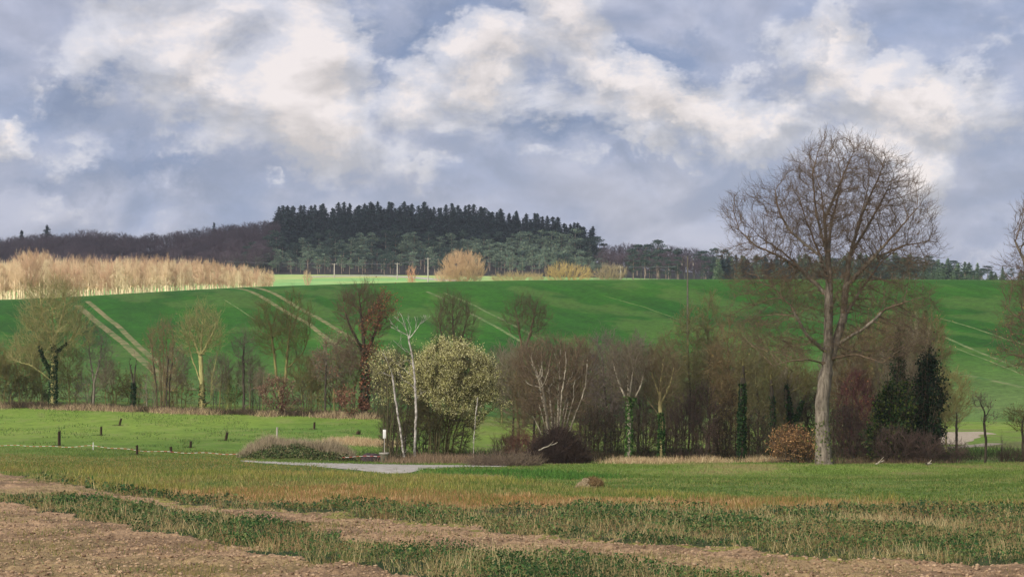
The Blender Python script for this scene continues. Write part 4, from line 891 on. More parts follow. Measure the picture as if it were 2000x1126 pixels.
# poplar plantation
LPp = 'sunlit tan leafless poplar in the plantation behind the wheat crest'; GPp = 'poplars of the plantation'
for r_, (Y, dy) in enumerate([(640, 0), (605, 2), (570, 5), (540, 8), (515, 12)]):
    px = -20+r_*3
    while px < 538-r_*3:
        place(POP, px+rs.normal(0, 1.5), Y+rs.normal(0, 6), interp(px, [(-20,512),(0,512),(30,505),(50,492),(85,494),(100,503),(170,507),(300,504),(400,508),(440,515),(480,519),(520,527),(540,532)])+dy+rs.normal(0, 2.5), LPp, GPp, rs, (1.1, 1.7)); px += 9.5
for o in CON+PIN+PIND+FBR+POP+GCN:
    for c in KIDS[o.name]: bpy.data.objects.remove(c)
    bpy.data.objects.remove(o)
TL = (900, .32, [lin(196,160,112), lin(180,138,96)], None)
shrub('sunlit_willow', 'broad orange-tan sunlit bush standing alone beyond the wheat crest', 903, 560, [(905,530,44,30),(895,520,30,24),(925,525,26,24)], 16, 1.6, .12, cat='bush', seed=301, base=566, natt=420, step=.8, twn=3, twl=1.3, twr=.03, bk=TANB, tk=bark(lin(208,178,140), lin(176,144,112)), up=.7)
shrub('sunlit_bush', 'yellow-tan sunlit bushy tree in front of the pines, right of the orange-tan bush', 1105, 590, [(1100,538,34,20),(1130,542,26,16),(1082,540,18,18)], 14, 2, .1, cat='bush', seed=302, base=560, natt=300, step=.8, twn=2.6, twl=1.2, twr=.03, bk=TANB, tk=bark(lin(196,172,112), lin(156,136,90)), up=.5)
shrub('sunlit_bush', 'narrow pinkish tan bush by the farm track', 803, 570, [(803,540,9,16)], 7, .5, .08, cat='bush', seed=303, base=562, natt=100, step=.7, twn=3, twl=1.1, twr=.03, bk=TANB, tk=bark(lin(220,172,136), lin(184,140,108)), up=1)
shrub('sunlit_bush', 'small faint tan bush in the pale green far field', 600, 600, [(600,545,7,12)], 6, .4, .07, cat='bush', seed=304, base=565, natt=60, step=.7, twn=3, twl=1.1, twr=.025, bk=TANB, tk=TANT, up=1)
shrub('sunlit_bush', 'low brown bushes at the left foot of the orange-tan bush', 862, 575, [(862,545,12,10)], 6, .8, .07, cat='bush', seed=305, base=562, natt=80, step=.7, twn=3, twl=1.1, twr=.03, bk=TANB, tk=TANT, up=.8)
shrub('sunlit_bush', 'pale tan tangle beneath the pines just left of the yellow-tan bush', 1010, 640, [(1010,542,26,8),(980,545,20,6),(1045,544,20,8)], 12, 4, .07, cat='bush', seed=306, base=556, natt=200, step=.8, twn=3, twl=1.1, twr=.03, bk=TANB, tk=bark(lin(190,170,120), lin(150,132,96)), up=.5)
shrub('sunlit_bush', 'pale buff bush at the foot of the right wood by the pole', 1200, 640, [(1195,535,30,14),(1170,542,16,10)], 10, 3, .07, cat='bush', seed=307, base=556, natt=220, step=.8, twn=3, twl=1.1, twr=.03, bk=TANB, tk=bark(lin(170,154,120), lin(130,120,94)), up=.5)
# slim saplings that knit the left hedgerow together
rs = np.random.RandomState(91)
SAP = [make_bare(400+i, 6, 1.3, bark(lin(142,132,108), lin(106,96,78)), OLIB, 'hedge_sapling', .011, 420, False, .5, None, .05, .3) for i in range(4)]+[make_bare(410+i, 6, 1.6, bark(lin(140,134,84), lin(102,96,60)), OLIB, 'hedge_sapling', .011, 420, False, .5, (300, .08, L_OLIVE, None), .05, .3) for i in range(2)]
reg(SAP); spx = [-12,40,82,136,206,346,428,488,512,590,622,655,690,738,762,845,905,945,980]
nb = ['at the left edge','between the left edge and the largest yellow-green tree','near the largest yellow-green tree','right of the largest yellow-green tree','beside the faint grey bare tree','by the ivy-covered dead trunk','by the round multi-stemmed tree','by the upswept yellow tree','near the slim grey tree','below the twin-stemmed tree','near the tall brown tree','behind the willows']
for q in spx:
    pc = nb[int(np.searchsorted([0,40,95,160,205,255,330,410,480,600,700], q))] if q < 740 else nb[11]
    place(SAP, q, 214+rs.rand()*6, 690+rs.normal(0, 18)+(10 if q > 740 else 0), 'thin fuzzy sapling in the hedgerow '+pc, 'thin saplings in the left hedgerow', rs, (.9, 1.4))
for q in (1015,1060,1110,1160,1200,1262,1320,1360,1402,1440,1462,1496,1530,1575,1630,1650,1690,1730,1780,1830,1850):
    place(SAP, q, 160+rs.rand()*12, 700+rs.normal(0, 26), 'thin fuzzy sapling filling a gap in the thicket', 'thin saplings in the thicket', rs, (.9, 1.3))
for o in SAP:
    for c in KIDS[o.name]: bpy.data.objects.remove(c)
    bpy.data.objects.remove(o)
# ------------------------------------------------------------ poles and wire
M_POLE = plain_mat('weathered_pole', lin(176,168,156), lin(140,132,122), 3, .85, .2, (4, 4, .6)); M_PGREY = plain_mat('dark_pole_wood', lin(112,106,92), lin(80,76,66), 3, .9, .2, (4, 4, .6))
M_WIRE = plain_mat('wire', lin(110,112,118), lin(96,98,104), 3, .6)
def tube_path(name, pts, r, mat_, parent, k=6):
    P = np.array(pts, float); rr = np.full(len(P), r) if np.isscalar(r) else np.array(r, float); d = np.gradient(P, axis=0); d = nrm(d)
    V, Fc = tubes(P[:-1], P[1:], rr[:-1], rr[1:], k, d[:-1], d[1:]); return mesh_obj(name, V, Fc, mat_, parent, smooth=True)
wire_tops = []
for px, top, Y, lab in ((653,514,770,'leftmost pale pole of the power line in front of the hill wood'),(776,513,750,'pale power line pole at the bend of the farm track'),(836,503,690,'tallest pale pole of the line, left of the orange-tan bush'),(1212,519,700,'pale pole at the right end of the line, beside the buff bush')):
    b = gp(px, Y); t = at(px, top, Y); o = empty('power_pole', b, lab, 'pole', 'poles of the far power line'); h = t[2]-b[2]
    tube_path('pole', [(0, 0, -.5), (0, 0, h*.5), (0, 0, h)], [.26, .22, .17], M_POLE, o, 8)
    tube_path('cross_arm', [(-.9, 0, h-.4), (.9, 0, h-.4)], .08, M_POLE, o, 4)
    for s in (-.8, 0, .8): tube_path('insulator', [(s, 0, h-.4), (s, 0, h-.1)], .07, M_POLE, o, 6)
    wire_tops.append(t)
ws = [at(440, 509, 790)]+wire_tops+[at(1330, 519, 690)]
for off, nm in ((0, 'uppermost thin wire of the far power line in front of the pines'),):
    pts = []
    for a, b in zip(ws[:-1], ws[1:]):
        for t in np.linspace(0, 1, 12)[:-1]: q = a*(1-t)+b*t; pts.append((q[0], q[1], q[2]-.2+off-4*t*(1-t)*np.linalg.norm(b-a)*.006))
    o = tube_path('power_line', pts, .035, M_WIRE, None, 4); tag(o, nm, 'power line')
b = gp(1343, 285); o = empty('utility_pole', b, 'tall thin utility pole with curved arms at its top, standing on the wheat slope', 'pole'); h = at(1343, 500, 285)[2]-b[2]
tube_path('pole', [(0, 0, -.5), (0, 0, h*.5), (0, 0, h)], [.17, .14, .1], M_PGREY, o, 8)
for s in (-1, 1):
    tube_path('curved_arm', [(s*.04, 0, h-.1), (s*.35, 0, h+.05), (s*.62, 0, h-.25), (s*.78, 0, h-.75), (s*.8, 0, h-1.0)], .035, M_PGREY, o, 5)
    tube_path('insulator', [(s*.8, 0, h-1.0), (s*.8, 0, h-1.35)], .06, M_POLE, o, 6)
    tube_path('brace', [(s*.05, 0, h-1.7), (s*.4, 0, h-.9), (s*.76, 0, h-.75)], .03, M_PGREY, o, 5)

# ------------------------------------------------------------ meadow furniture
M_STAKE = plain_mat('dark_stake_wood', lin(70,56,40), lin(44,36,28), 6, .9, .3, (3, 3, .6)); M_GUARD = plain_mat('tree_guard', lin(66,50,34), lin(44,36,26), 5, .85, .2)
def planted(label, px, row_, top, lean=0., wdt=5, twig=0, grp='guarded saplings on the left meadow'):
    x, y = gxy(px, row_, 118, 225); b = np.array([x, y, float(gz(x, y))]); s = y/F; h = (row_-top)*s; o = empty('guarded_sapling', b, label, 'sapling', grp); r = wdt*s*.4
    tube_path('guard', [(0, 0, -.1), (lean*h*.5, 0, h*.5), (lean*h, 0, h)], [r, r*1.03, r*.95], M_GUARD, o, 8)
    tube_path('stake', [(r*1.2, .03, -.2), (r*1.2+lean*h, .03, h*1.06)], r*.4, M_STAKE, o, 5)
    if twig: 
        P0 = []; P1 = []; g = np.random.RandomState(int(px))
        for k in range(7): z = h*(.9+.1*k/7*3); P0.append((lean*h, 0, h*.9)); P1.append((lean*h+g.normal(0, .18), g.normal(0, .18), h+twig*s*(.3+.7*g.rand())))
        V, Fc = tubes(np.array(P0), np.array(P1), np.full(7, .015), np.full(7, .006), 3); mesh_obj('twigs', V, Fc, DARKB, o)
    t = np.random.RandomState(int(px)); a = t.rand(120)*6.28; q = t.rand(120)**.5*.55
    V, Fc = blades(np.stack([q*np.cos(a)-.1, q*np.sin(a)*.6, np.zeros(120)], 1), .09+.08*t.rand(120), .02, t, .5); mesh_obj('grass_tuft', V, Fc, M_LEAF, o, col=rcol(120, [lin(58,72,38), lin(74,70,44)], t, .2))
def blades(P, ln, wd, rs, lean=.4):
    n = len(P); d = nrm(np.stack([rs.normal(0, lean, n), rs.normal(0, lean, n), np.ones(n)], 1)); a = rs.rand(n)*pi; wv = np.stack([np.cos(a), np.sin(a)*.4, np.zeros(n)], 1)
    ln = np.broadcast_to(ln, (n,))[:, None]; wd = np.broadcast_to(wd, (n,))[:, None]; tipp = P+d*ln
    V = np.stack([P-wv*wd*.5, P+wv*wd*.5, tipp+wv*wd*.12, tipp-wv*wd*.12], 1).reshape(-1, 3); return V, np.arange(4*n).reshape(-1, 4)
planted('tallest dark guarded sapling on the meadow, at the far left', 115, 870, 842, 0, 5.5, 14)
planted('dark guard post between the far left sapling and the leaning one', 197, 850, 833, 0, 4)
planted('small leaning dark guard nearest the left hedgerow', 232, 831, 817, .3, 4)
planted('dark stake standing at the barrier tape', 267, 888, 869, 0, 4.5)
planted('short dark stump-like guard right of the stake at the tape', 334, 884, 872, -.1, 5)
planted('low dark guard with pale top, second left of the dry grass mound', 371, 874, 862, .1, 4.5, 5)
planted('leaning dark guarded sapling with twiggy top, just left of the dry grass mound', 440, 860, 844, .2, 5, 14)
planted('thin guard at the far edge of the meadow behind the mound', 613, 838, 824, .05, 4)
planted('low dark leafy clump on the meadow between the mound and the sign post', 698, 848, 842, .3, 8, 6)
M_WHITE = plain_mat('white_plate', lin(226,224,218), lin(200,198,192), 5, .6); M_CONC = plain_mat('concrete', lin(168,162,152), lin(128,122,112), 6, .95, .4); M_RED = plain_mat('red_tape', lin(200,110,98), lin(180,96,88), 5, .6)
# wooden post on the mound
x, y = gxy(541, 862, 118, 225); o = empty('wooden_post', (x, y, gz(x, y)), 'grey wooden post sticking up from the top of the dry grass mound', 'post'); s = y/F
tube_path('post', [(0, 0, -.3), (0, 0, 1.1), (0.02, 0, (866-838)*s)], [.09, .085, .08], M_POLE, o, 8); tube_path('top_cap', [(0.02, 0, (866-838)*s-.12), (0.02, 0, (866-838)*s+.01)], .1, M_POLE, o, 8)
# sign post
x, y = gxy(751, 902, 118, 200); b = np.array([x, y, float(gz(x, y))]); s = y/F
o = empty('sign_post', b, 'thin grey post with a narrow white plate beside the gravel track', 'sign')
tube_path('post', [(0, 0, 0), (0, 0, 62*s)], .035, M_POLE, o, 8)
def box(name, c, sz, mat_, parent, bev=.01):
    c = np.array(c); h = np.array(sz)/2; V = []
    for sx, sy, sz_ in ((-1,-1,-1),(1,-1,-1),(1,1,-1),(-1,1,-1),(-1,-1,1),(1,-1,1),(1,1,1),(-1,1,1)): V.append(c+h*np.array([sx, sy, sz_]))
    o_ = mesh_obj(name, np.array(V), np.array([(0,3,2,1),(4,5,6,7),(0,1,5,4),(1,2,6,5),(2,3,7,6),(3,0,4,7)]), mat_, parent); m = o_.modifiers.new('bevel', 'BEVEL'); m.width = bev; m.segments = 2; return o_
box('plate', (0, -.05, 55*s), (6*s, .03, 17*s), M_WHITE, o); box('bracket', (0, -.03, 50*s), (.1, .05, .05), M_POLE, o)
o = empty('concrete_tub', gp(750, y-.9), 'pale concrete tub at the foot of the sign post', 'tub'); 
def lathe(name, prof, mat_, parent, k=20, jit=0, sx=1, sy=1):
    a = np.arange(k)*2*pi/k; V = np.array([(r*cos(t)*sx, r*sin(t)*sy, z) for r, z in prof for t in a]); n = len(prof)
    if jit: V += np.random.RandomState(3).normal(0, jit, V.shape)
    Fc = [(i*k+j, i*k+(j+1) % k, (i+1)*k+(j+1) % k, (i+1)*k+j) for i in range(n-1) for j in range(k)]; return mesh_obj(name, V, np.array(Fc), mat_, parent, smooth=jit > 0)
lathe('tub', [(.0, -.05), (.24, -.05), (.3, .55), (.33, .56), (.33, .68), (.27, .69), (.25, .5), (0, .48)], M_CONC, o); lathe('rim', [(.335, .58), (.355, .58), (.355, .7), (.335, .7)], M_CONC, o)
# dark boulder wrapped pile
def lump(name, label, cat, loc, sx, sy, sz, mat_, seed, amp=.25, n=28, part='body'):
    o = empty(name, loc, label, cat); th = np.linspace(0, pi*.62, n//2); V = []
    for t in th:
        for a in np.arange(n)*2*pi/n:
            d = np.array([sin(t)*cos(a), sin(t)*sin(a), cos(t)]); q = 1+amp*(float(fbm(np.array([d[0]*3+seed]), np.array([d[1]*3+d[2]*2+seed]), 1.2, seed % 7, 4)[0])-.5)*2; V.append(d*q*np.array([sx, sy, sz]))
    m = n//2; Fc = [(i*n+j, i*n+(j+1) % n, (i+1)*n+(j+1) % n, (i+1)*n+j) for i in range(m-1) for j in range(n)]
    mesh_obj(part, np.array(V), np.array(Fc), mat_, o, smooth=True); return o
lump('dark_boulder', 'dark purplish rounded boulder left of the concrete tub', 'boulder', gp(726, y+.3), .85, .6, .62, plain_mat('dark_rock', lin(72,58,60), lin(44,38,40), 5, .85, .6), 5)
# hay stump in the right meadow
x, yy = gxy(1148, 953, 60, 140); o = lump('cut_stump', 'pale broken stump with hay on top, alone on the grass in the right foreground', 'stump', (x, yy, gz(x, yy)-.05), .62, .45, .52, plain_mat('stump_wood', lin(160,142,112), lin(92,80,60), 7, .95, .8, (3, 3, .7)), 9, .35)
g = np.random.RandomState(5); a = g.rand(2600)*6.28; q = g.rand(2600)**.5; P = np.stack([.5*q*np.cos(a)+.25, .45*q*np.sin(a), .5*(1-.5*q**2)], 1)
P[:, 2] = np.maximum(P[:, 2]*(.5+.6*g.rand(2600)), .02); V, Fc = blades(P, .12+.12*g.rand(2600), .016, g, 1.1); mesh_obj('straw', V, Fc, M_DRY, o, col=rcol(2600, [lin(172,148,108), lin(120,94,62), lin(92,76,48)], g))
# barrier tape, red and white, with its white stake
M_TAPEW = plain_mat('white_tape', lin(226,214,206), lin(200,186,176), 5, .6)
tp = [(-60,868,900),(60,870,900),(120,872,0),(182,870,0),(267,880,0),(334,884,0),(460,886,0),(560,890,0),(650,892,0),(745,890,0)]
TP = []
for px, r_, _ in tp:
    Yt = 152 if px < 460 else 139; TP.append(at(px, r_, Yt))
TP = np.array(TP); TP[:, 2] = np.maximum(TP[:, 2], gz(TP[:, 0], TP[:, 1])+.12)
TP[:, 1] = np.interp([p[0] for p in tp], [-60, 460, 745], [158, 146, 138.5]); 
for i, (px, r_, _) in enumerate(tp): TP[i] = at(px, r_, TP[i, 1]); TP[i, 2] = max(TP[i, 2], float(gz(TP[i, 0], TP[i, 1]))+.12)
o = empty('barrier_tape', TP[3], 'red and white barrier tape strung low along the edge of the left meadow', 'barrier tape'); base_ = TP[3].copy()
L_ = np.concatenate([[0], np.cumsum(np.linalg.norm(np.diff(TP, axis=0), axis=1))]); ns = int(L_[-1]/.32); W = []; Rd = []
for k in range(ns):
    t = np.array([k, k+1])*.32; q = np.stack([np.interp(t, L_, TP[:, j]) for j in range(3)], 1)-base_; q[:, 2] += .04*np.sin(t*1.7)
    W.append([q[0]+[0, 0, -.013], q[1]+[0, 0, -.013], q[1]+[0, .01, .013], q[0]+[0, .01, .013]])
V = np.array(W).reshape(-1, 3); cc = np.repeat(np.array([lin(226,214,206) if k % 2 else lin(200,106,94) for k in range(len(W))]), 4, 0)
oo = mesh_obj('tape', V, np.arange(len(V)).reshape(-1, 4), M_DRY, o, col=cc); md = oo.modifiers.new('s', 'SOLIDIFY'); md.thickness = .004
b = TP[3].copy(); b[2] = float(gz(b[0], b[1])); o = empty('tape_stake', b, 'thin white stake holding up the barrier tape at the left', 'stake'); tube_path('stake', [(0, 0, -.1), (0, 0, max(.6, TP[3, 2]-b[2]+.05))], .03, M_WHITE, o); tube_path('clip', [(0, -.02, TP[3, 2]-b[2]-.06), (0, -.02, TP[3, 2]-b[2]+.06)], .045, M_WHITE, o)

# ------------------------------------------------------------ ground cover
def stuff(name, V, Fc, mat_, col): return tag(mesh_obj(name, V, Fc, mat_, col=col), kind='stuff')
rs = np.random.RandomState(5)
# mound beside the track
def mound(cx, rw, row0, rowtop, Yc, dep, name, colr, seed):
    s = Yc/F; x0 = (cx-1000)*s; n = 48; m = 30; u, v = np.meshgrid(np.linspace(-1, 1, n), np.linspace(-1, 1, m)); X = x0+u*rw*s; Yg = Yc+v*dep; h = (row0-rowtop)*s
    prof = np.clip(1-u**2-v**2, 0, 1)**.7*(.75+.5*vn(X, Yg, 1.6, seed)); Z = gz(X, Yg)-.06+h*prof; V = np.stack([X, Yg, Z], -1).reshape(-1, 3); i = (np.arange(m-1)[:, None]*n+np.arange(n-1)[None]).ravel()
    tag(mesh_obj(name, V, np.stack([i, i+1, i+n+1, i+n], 1), M_GROUND, col=np.array(colr)*np.ones((len(V), 1)), smooth=True), kind='structure'); return X.ravel(), Yg.ravel(), Z.ravel(), prof.ravel()
X, Yg, Z, pr = mound(580, 116, 893, 864, 142, 2.4, 'earth_mound', lin(84,92,52), 4)
def on_mound(n, cond):
    k = np.where(cond)[0]; k = k[rs.randint(len(k), size=n)]; return np.stack([X[k]+rs.normal(0, .08, n), Yg[k]+rs.normal(0, .08, n), Z[k]], 1)
pxm = 1000+F*X/Yg; gmask = fbm(X, Yg, 1.6, 6, 3)
P = on_mound(9000, (pr > .05) & (Yg > 140.6) & ((gmask > .47))); V, Fc = blades(P, (.2+.5*rs.rand(9000))*(.5+vn(P[:, 0], P[:, 1], 1.1, 3)), .03, rs, .4); stuff('dry_grass', V, Fc, M_DRY, rcol(9000, [lin(150,136,112), lin(126,114,92), lin(172,156,128)], rs, .2))
P = on_mound(9000, (pr > .0) & ((gmask < .5) | (Yg < 141.3))); P[:, 2] += .4*rs.rand(9000)*vn(P[:, 0]+5, P[:, 1], .7, 4); V, Fc = cards(P, .13, rs, .8); stuff('bramble_cover', V, Fc, M_LEAF, rcol(9000, [lin(84,100,58), lin(62,80,46), lin(104,112,72), lin(120,112,80)], rs, .3))
def strip(n, pts, spread, ln, wd, cols, name, mat_, lean=.35, lo=118, hi=226, clump=0, pw=1.0):
    """blades along a line of photo ground points"""
    a = np.array([gxy(p, r_, lo, hi) for p, r_ in pts]); seg = np.linalg.norm(np.diff(a, axis=0), axis=1); s = np.concatenate([[0], np.cumsum(seg)]); t = rs.rand(n)*s[-1]
    if clump: t = t[vn(t, t*0+clump, 1.5, 7) > .42+.16*rs.rand(len(t))]
    m = len(t); x = np.interp(t, s, a[:, 0])+rs.normal(0, spread, m); y = np.interp(t, s, a[:, 1])+rs.normal(0, spread*1.6, m)
    V, Fc = blades(np.stack([x, y, gz(x, y)], 1), ln*(.4+rs.rand(m)*1.0)*(.6+.8*vn(x, y, 1.3, 9)), wd, rs, lean); return V, Fc, rcol(m, cols, rs, .25)
DRYC = [lin(206,186,148), lin(186,160,122), lin(168,140,108)]
parts = [strip(16000, [(1140,905),(1200,904),(1300,903),(1400,902),(1500,901)], .8, .38, .03, DRYC+[lin(140,124,92)], '', None, .6, 118, 150, 5),
 strip(9000, [(-20,797),(200,801),(420,809),(740,817)], .5, .5, .05, [lin(150,128,104), lin(120,100,80), lin(176,160,120)], '', None, .5, 150, 226, 3), strip(4500, [(772,904),(800,904),(900,903),(1000,905)], .7, .5, .03, [lin(150,128,104), lin(120,100,80)], '', None, .4, 118, 160),
 strip(4000, [(760,868),(700,866),(650,864)], .8, .4, .04, DRYC, '', None, .4, 118, 175), strip(3000, [(1510,903),(1600,904),(1700,904),(1850,905)], .6, .35, .03, [lin(120,100,80), lin(96,80,64)], '', None, .5, 118, 150)]
V, Fs = merge([(p[0], p[1]) for p in parts]); stuff('dry_grass', V, Fs, M_DRY, np.vstack([p[2] for p in parts]))
# tussocks of the grazed meadow
ym = 150+64*rs.rand(60000); xm = (rs.rand(60000)*2-1)*.34*ym; tz = fbm(xm, ym*.7, 3, 44, 4); kk = np.where((tz > .5+.1*rs.rand(60000)) & (1000+F*xm/ym < 770))[0]; m = len(kk)
V, Fc = blades(np.stack([xm[kk], ym[kk], gz(xm[kk], ym[kk])], 1), .16*(.4+rs.rand(m)), .06, rs, .5); stuff('grass_tussocks', V, Fc, M_LEAF, rcol(m, [lin(72,98,42), lin(92,112,50), lin(58,84,38), lin(116,120,70)], rs, .2))
# dead leaf and stem litter under the hedges and thickets
def litter(n, pts, sp, ln, cols, lo, hi):
    return strip(n, pts, sp, ln, .05, cols, '', None, .7, lo, hi)
DK_ = [lin(58,46,40), lin(44,38,30), lin(72,60,44)]; GK = [lin(62,84,40), lin(48,70,34), lin(84,98,52)]
DK_ = [lin(70,58,46), lin(54,48,36), lin(92,80,58)]
parts = [litter(15000, [(-20,794),(200,798),(420,806),(740,814)], .7, .55, DK_, 150, 226), litter(16000, [(760,900),(900,898),(1050,897),(1200,896),(1400,893),(1600,893),(1850,893)], 2.0, .5, DK_, 118, 170), litter(16000, [(760,893),(1050,890),(1200,890),(1400,886),(1600,886),(1990,888)], 3.5, .45, GK, 118, 180),
 litter(900, [(1585,904),(1640,904)], .25, .4, DK_+GK, 118, 150), litter(9000, [(900,925),(960,922),(1050,926),(1150,935)], 1.4, .22, [lin(66,104,40), lin(80,118,48), lin(52,84,34)], 90, 150)]
V, Fs = merge([(p[0], p[1]) for p in parts]); stuff('undergrowth', V, Fs, M_LEAF, np.vstack([p[2] for p in parts]))

# near field: weeds, stubble, grass, clods
def sample(n, y0, y1, um=.36):
    y = y0+(y1-y0)*rs.rand(n); x = (rs.rand(n)*2-1)*um*y; return x, y
n = 720000; x, y = sample(n, 34, 112); zn, px_, py_, z_ = zones(x, y); z_ = z_+near_bump(x, y)
big = np.clip(y/55, .75, 1.6)
def pick(mask, prob):
    return np.where(mask & (rs.rand(n) < prob))[0]
pn = fbm(x, y, 3.2, 55, 4); pn2 = fbm(x, y, 1.1, 57, 3)
def pts_(k, dz=0): return np.stack([x[k], y[k], z_[k]+dz], 1)
# leafy weeds
def pcol(k, cols, sd, sc_=1.8, k4=4, var=.28):
    """colour chosen by patch as well as by leaf"""
    m = len(k); c = np.array(cols); q = (vn(x[k], y[k], sc_, sd)*.75+vn(x[k], y[k], sc_*3.1, sd+1)*.35-.05+rs.normal(0, .16, m))*len(c)
    return np.repeat(c[np.clip(q.astype(int), 0, len(c)-1)]*(1-var+2*var*rs.rand(m, 1)), k4, 0)
weedy = np.isin(zn, (1, 3)); k = pick(weedy, np.clip((pn-.30)*2.6, .08, .9)); m = len(k)
tap = np.clip(np.minimum(np.abs(py_-interp(px_, S_W1)), np.where(zn == 3, 99, 99))/14, .3, 1); hgt = (.04+.5*np.clip(pn[k]*2.2-.7, 0, 1)*rs.rand(m)**.7)*tap[k]; P = pts_(k); P[:, 2] += hgt; P += rs.normal(0, .03, P.shape)
V, Fc = cards(P, 1, rs, .5); V = (V.reshape(m, 4, 3)-P[:, None])*(.075*big[k]*(.6+.9*rs.rand(m)))[:, None, None]+P[:, None]
stuff('leafy_weeds', V.reshape(-1, 3), Fc, M_LEAF, pcol(k, [lin(50,66,36), lin(46,78,42), lin(66,96,48), lin(104,116,66), lin(122,108,68), lin(50,76,48)], 71))  # dark greens deepen the contrast in place of shadow among leaves
# stalks and stubble
k1 = pick(weedy, np.clip((pn2-.38)*1.7, .03, .45)); k2 = pick(zn == 4, np.clip((pn2-.1)*2, .3, .85)); k3 = pick(zn == 5, .5); k4 = pick(np.isin(zn, (0, 2)), np.clip((pn-.5)*.9, .012, .3)); k5 = pick(zn == 6, .42); k6 = pick(weedy, np.clip((pn2-.45)*.8, .01, .2)); k7 = pick(zn == 5, np.clip((pn-.52)*1.2, 0, .3))
B_ = []
for kk, ln, wd, ncol, lean, sd in ((k1, .27, .017, [lin(84,96,50), lin(112,116,66), lin(142,134,90), lin(160,142,100), lin(128,108,76)], .5, 81), (k2, .24, .022, [lin(160,128,86), lin(176,150,108), lin(144,112,76), lin(126,118,66), lin(98,106,54), lin(158,122,80)], .3, 83), (k3, .24, .022, [lin(96,112,52), lin(80,100,46), lin(116,122,62), lin(146,136,84), lin(104,108,56), lin(134,112,70)], .4, 85),
      (k4, .13, .02, [lin(100,104,54), lin(128,118,68), lin(82,96,48)], .6, 87), (k5, .12, .03, [lin(90,110,52), lin(78,100,44), lin(112,122,64), lin(126,122,76)], .4, 89), (k6, .5, .014, [lin(190,174,128), lin(166,146,104), lin(148,112,82)], .4, 91), (k7, .3, .02, [lin(150,140,70), lin(128,126,60)], .5, 93)):
    m = len(kk); V, Fc = blades(pts_(kk), ln*(.35+.9*rs.rand(m))*(.2+1.5*pn[kk])*(.45+.55*tap[kk]), wd*big[kk]*(.6+.8*rs.rand(m)), rs, lean); B_.append((V, Fc, pcol(kk, ncol, sd)))
ym = 111+45*rs.rand(150000)**1.3; xm = (rs.rand(150000)*2-1)*.34*ym; znm, pxm_, pym_, zm_ = zones(xm, ym); pz = fbm(xm, ym, 4, 55, 3)
jg = (fbm(xm, ym, .8, 15, 3)-.5)*5
kk = np.where(~((pxm_ > 475) & (pxm_ < 985) & (pym_ < np.interp(pxm_, [470,540,620,700,745,790,830,900,990], [901,906,911,918,925,925,916,912,911])+jg) & (pym_ > np.interp(pxm_, [470,560,700,800,880,990], [899,902,905,907,908,909])+jg)) & ((pxm_ < 760) | (pym_ > 903)))[0]; m = len(kk)
V, Fc = blades(np.stack([xm[kk], ym[kk], zm_[kk]], 1), .13*(.4+.9*rs.rand(m))*(.4+pz[kk]), .045*(.6+.8*rs.rand(m)), rs, .5)
pa = fbm(xm[kk], ym[kk]*.5, 5, 58, 4); cm = np.repeat(np.array([lin(84,104,46), lin(96,114,54), lin(112,122,66), lin(128,120,80)])[np.clip((pa*7-1.6+rs.normal(0, .6, m)).astype(int), 0, 3)]*(.8+.4*rs.rand(m, 1)), 4, 0); cr = rcol(m, [lin(96,112,52), lin(118,118,62), lin(80,98,46), lin(140,120,74)], rs, .25)
lf = np.repeat((znm[kk] <= 5) | ((pxm_[kk] < 500) & (pym_[kk] > 888+4*rs.rand(m))), 4)[:, None]; B_.append((V, Fc, np.where(lf, cr, cm)))
V, Fs = merge([(a, b) for a, b, _ in B_]); stuff('stubble_and_grass', V, Fs, M_DRY, np.vstack([c for *_, c in B_]))
# soil clods
oct_v = nrm(np.array([(1,0,0),(-1,0,0),(0,1,0),(0,-1,0),(0,0,1),(0,0,-1),(1,1,0),(-1,1,0),(1,-1,0),(-1,-1,0),(1,0,1),(-1,0,1),(1,0,-1),(-1,0,-1),(0,1,1),(0,-1,1),(0,1,-1),(0,-1,-1)], float))
oct_f = []
for a, b, c_, ab, bc, ca in ((0,2,4,6,14,10),(2,1,4,7,11,14),(1,3,4,9,15,11),(3,0,4,8,10,15),(2,0,5,6,12,16),(1,2,5,7,16,13),(3,1,5,9,13,17),(0,3,5,8,17,12)):
    oct_f += [(a, ab, ca), (ab, b, bc), (ca, bc, c_), (ab, bc, ca)]
oct_f = np.array(oct_f)
k = pick(np.isin(zn, (0, 2)) & (y < 80), .13); m = len(k); sz = .01+.036*rs.rand(m)**3; V = oct_v[None]*(.7+.6*rs.rand(m, 18, 1))*sz[:, None, None]*np.array([1.2, 1.2, .75]); V = V+pts_(k)[:, None]+np.array([0, 0, .01])
Fc = (np.arange(m)[:, None, None]*18+oct_f[None]).reshape(-1, 3); stuff('soil_clods', V.reshape(-1, 3), Fc, M_CLOD, rcol(m, [lin(156,130,102), lin(138,113,88), lin(116,94,74), lin(168,142,114)], rs, .15, 18))
print('clods', m, 'near pts', len(k1), len(k2), len(k3), len(k5))

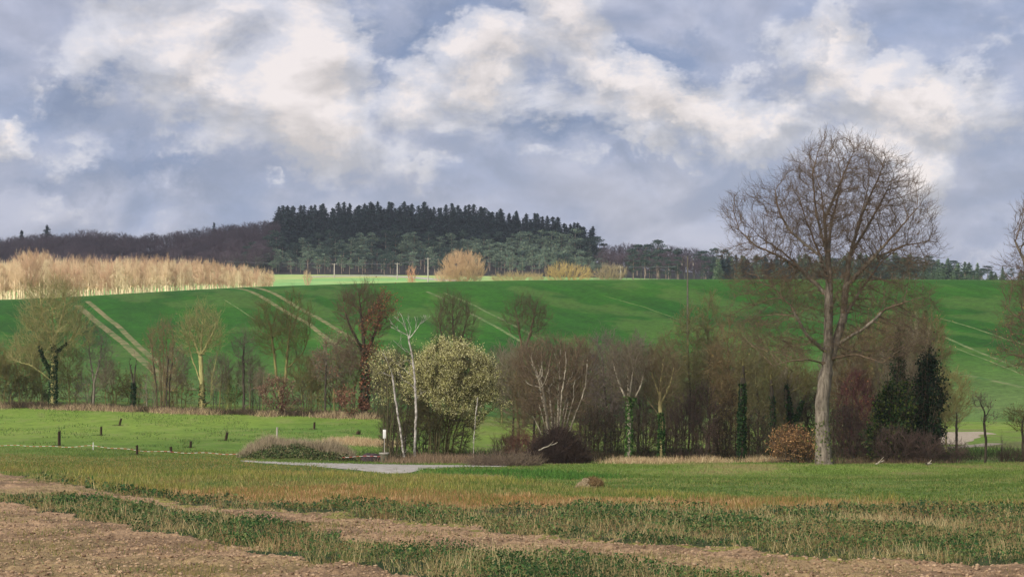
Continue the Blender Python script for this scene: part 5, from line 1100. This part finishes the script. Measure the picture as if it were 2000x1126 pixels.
# ------------------------------------------------------------ unseen clouds added high towards the sun, outlines shaped to shade chosen land
def shade_cloud(name, label_pts, seed, alt=700, trans=.4):
    m, t, b_ = new_mat('shade_cloud_vapour'); b_.inputs['Base Color'].default_value = (.85, .85, .87, 1); b_.inputs['Roughness'].default_value = 1
    tr = t.nodes.new('ShaderNodeBsdfTransparent'); mx = t.nodes.new('ShaderNodeMixShader'); mx.inputs[0].default_value = 1-trans**.5
    t.links.new(tr.outputs[0], mx.inputs[1]); t.links.new(b_.outputs[0], mx.inputs[2]); t.links.new(mx.outputs[0], t.nodes['Material Output'].inputs[0])
    off = SUNV/SUNV[2]*alt; g = np.array(label_pts, float); c = g.mean(0); K = 96; seg = np.linalg.norm(np.roll(g, -1, 0)-g, axis=1); s = np.concatenate([[0], np.cumsum(seg)]); g2 = np.vstack([g, g[:1]]); tt = np.linspace(0, s[-1], K, endpoint=False)
    ring = np.stack([np.interp(tt, s, g2[:, 0]), np.interp(tt, s, g2[:, 1])], 1); ring += (fbm(ring[:, 0]+500, ring[:, 1]+500, 25, seed, 4)[:, None]-.5)*14*nrm(ring-c)
    V = []; rings = [1, .93, .8, .6, .35, .1]
    for sgn in (1, -1):
        for f in rings:
            q = c+(ring-c)*f; z = (1-f**2)**.5*6*sgn+(vn(q[:, 0]+900, q[:, 1]+900, 18, seed)-.5)*5*(1-f)*sgn; V.append(np.stack([q[:, 0]+off[0], q[:, 1]+off[1], np.full(K, alt)+z], 1))
    Fc = []
    for h in range(2):
        for i in range(len(rings)-1):
            for j in range(K): a = (h*len(rings)+i)*K+j; b2 = (h*len(rings)+i)*K+(j+1) % K; q = (a, b2, b2+K, a+K); Fc.append(q if h == 0 else q[::-1])
    tag(mesh_obj(name, np.vstack(V), np.array(Fc), m, smooth=True), kind='structure')
shade_cloud('shade_cloud', [(-190,228),(-60,226),(40,224),(190,226),(190,440),(20,447),(-100,440),(-190,436)], 3, trans=.42)
shade_cloud('shade_cloud', [(-14,210),(-10,180),(-60,174),(-130,170),(-130,90),(-60,-30),(150,-30),(170,100),(170,219),(40,219)], 9, trans=.62)
shade_cloud('shade_cloud', [(-330,905),(-40,900),(120,905),(420,900),(420,1100),(-330,1100)], 5, trans=.3)

print(sorted(STAT, key=lambda q: -q[1])[:6], sum(q[1] for q in STAT))
# ------------------------------------------------------------ haze
hm = bpy.data.materials.new('haze_air'); hm.use_nodes = True; t = hm.node_tree; t.nodes.remove(t.nodes['Principled BSDF'])
pv = t.nodes.new('ShaderNodeVolumePrincipled'); pv.inputs['Color'].default_value = (.8, .87, 1, 1); pv.inputs['Density'].default_value = .00009; pv.inputs['Anisotropy'].default_value = .2
t.links.new(pv.outputs[0], t.nodes['Material Output'].inputs['Volume'])
V = np.array([(sx*7000, sy, z) for z in (-12, 95) for sx, sy in ((-1, -80), (1, -80), (1, 6200), (-1, 6200))], float)
tag(mesh_obj('haze', V, np.array([(0,3,2,1),(4,5,6,7),(0,1,5,4),(1,2,6,5),(2,3,7,6),(3,0,4,7)]), hm), kind='stuff')
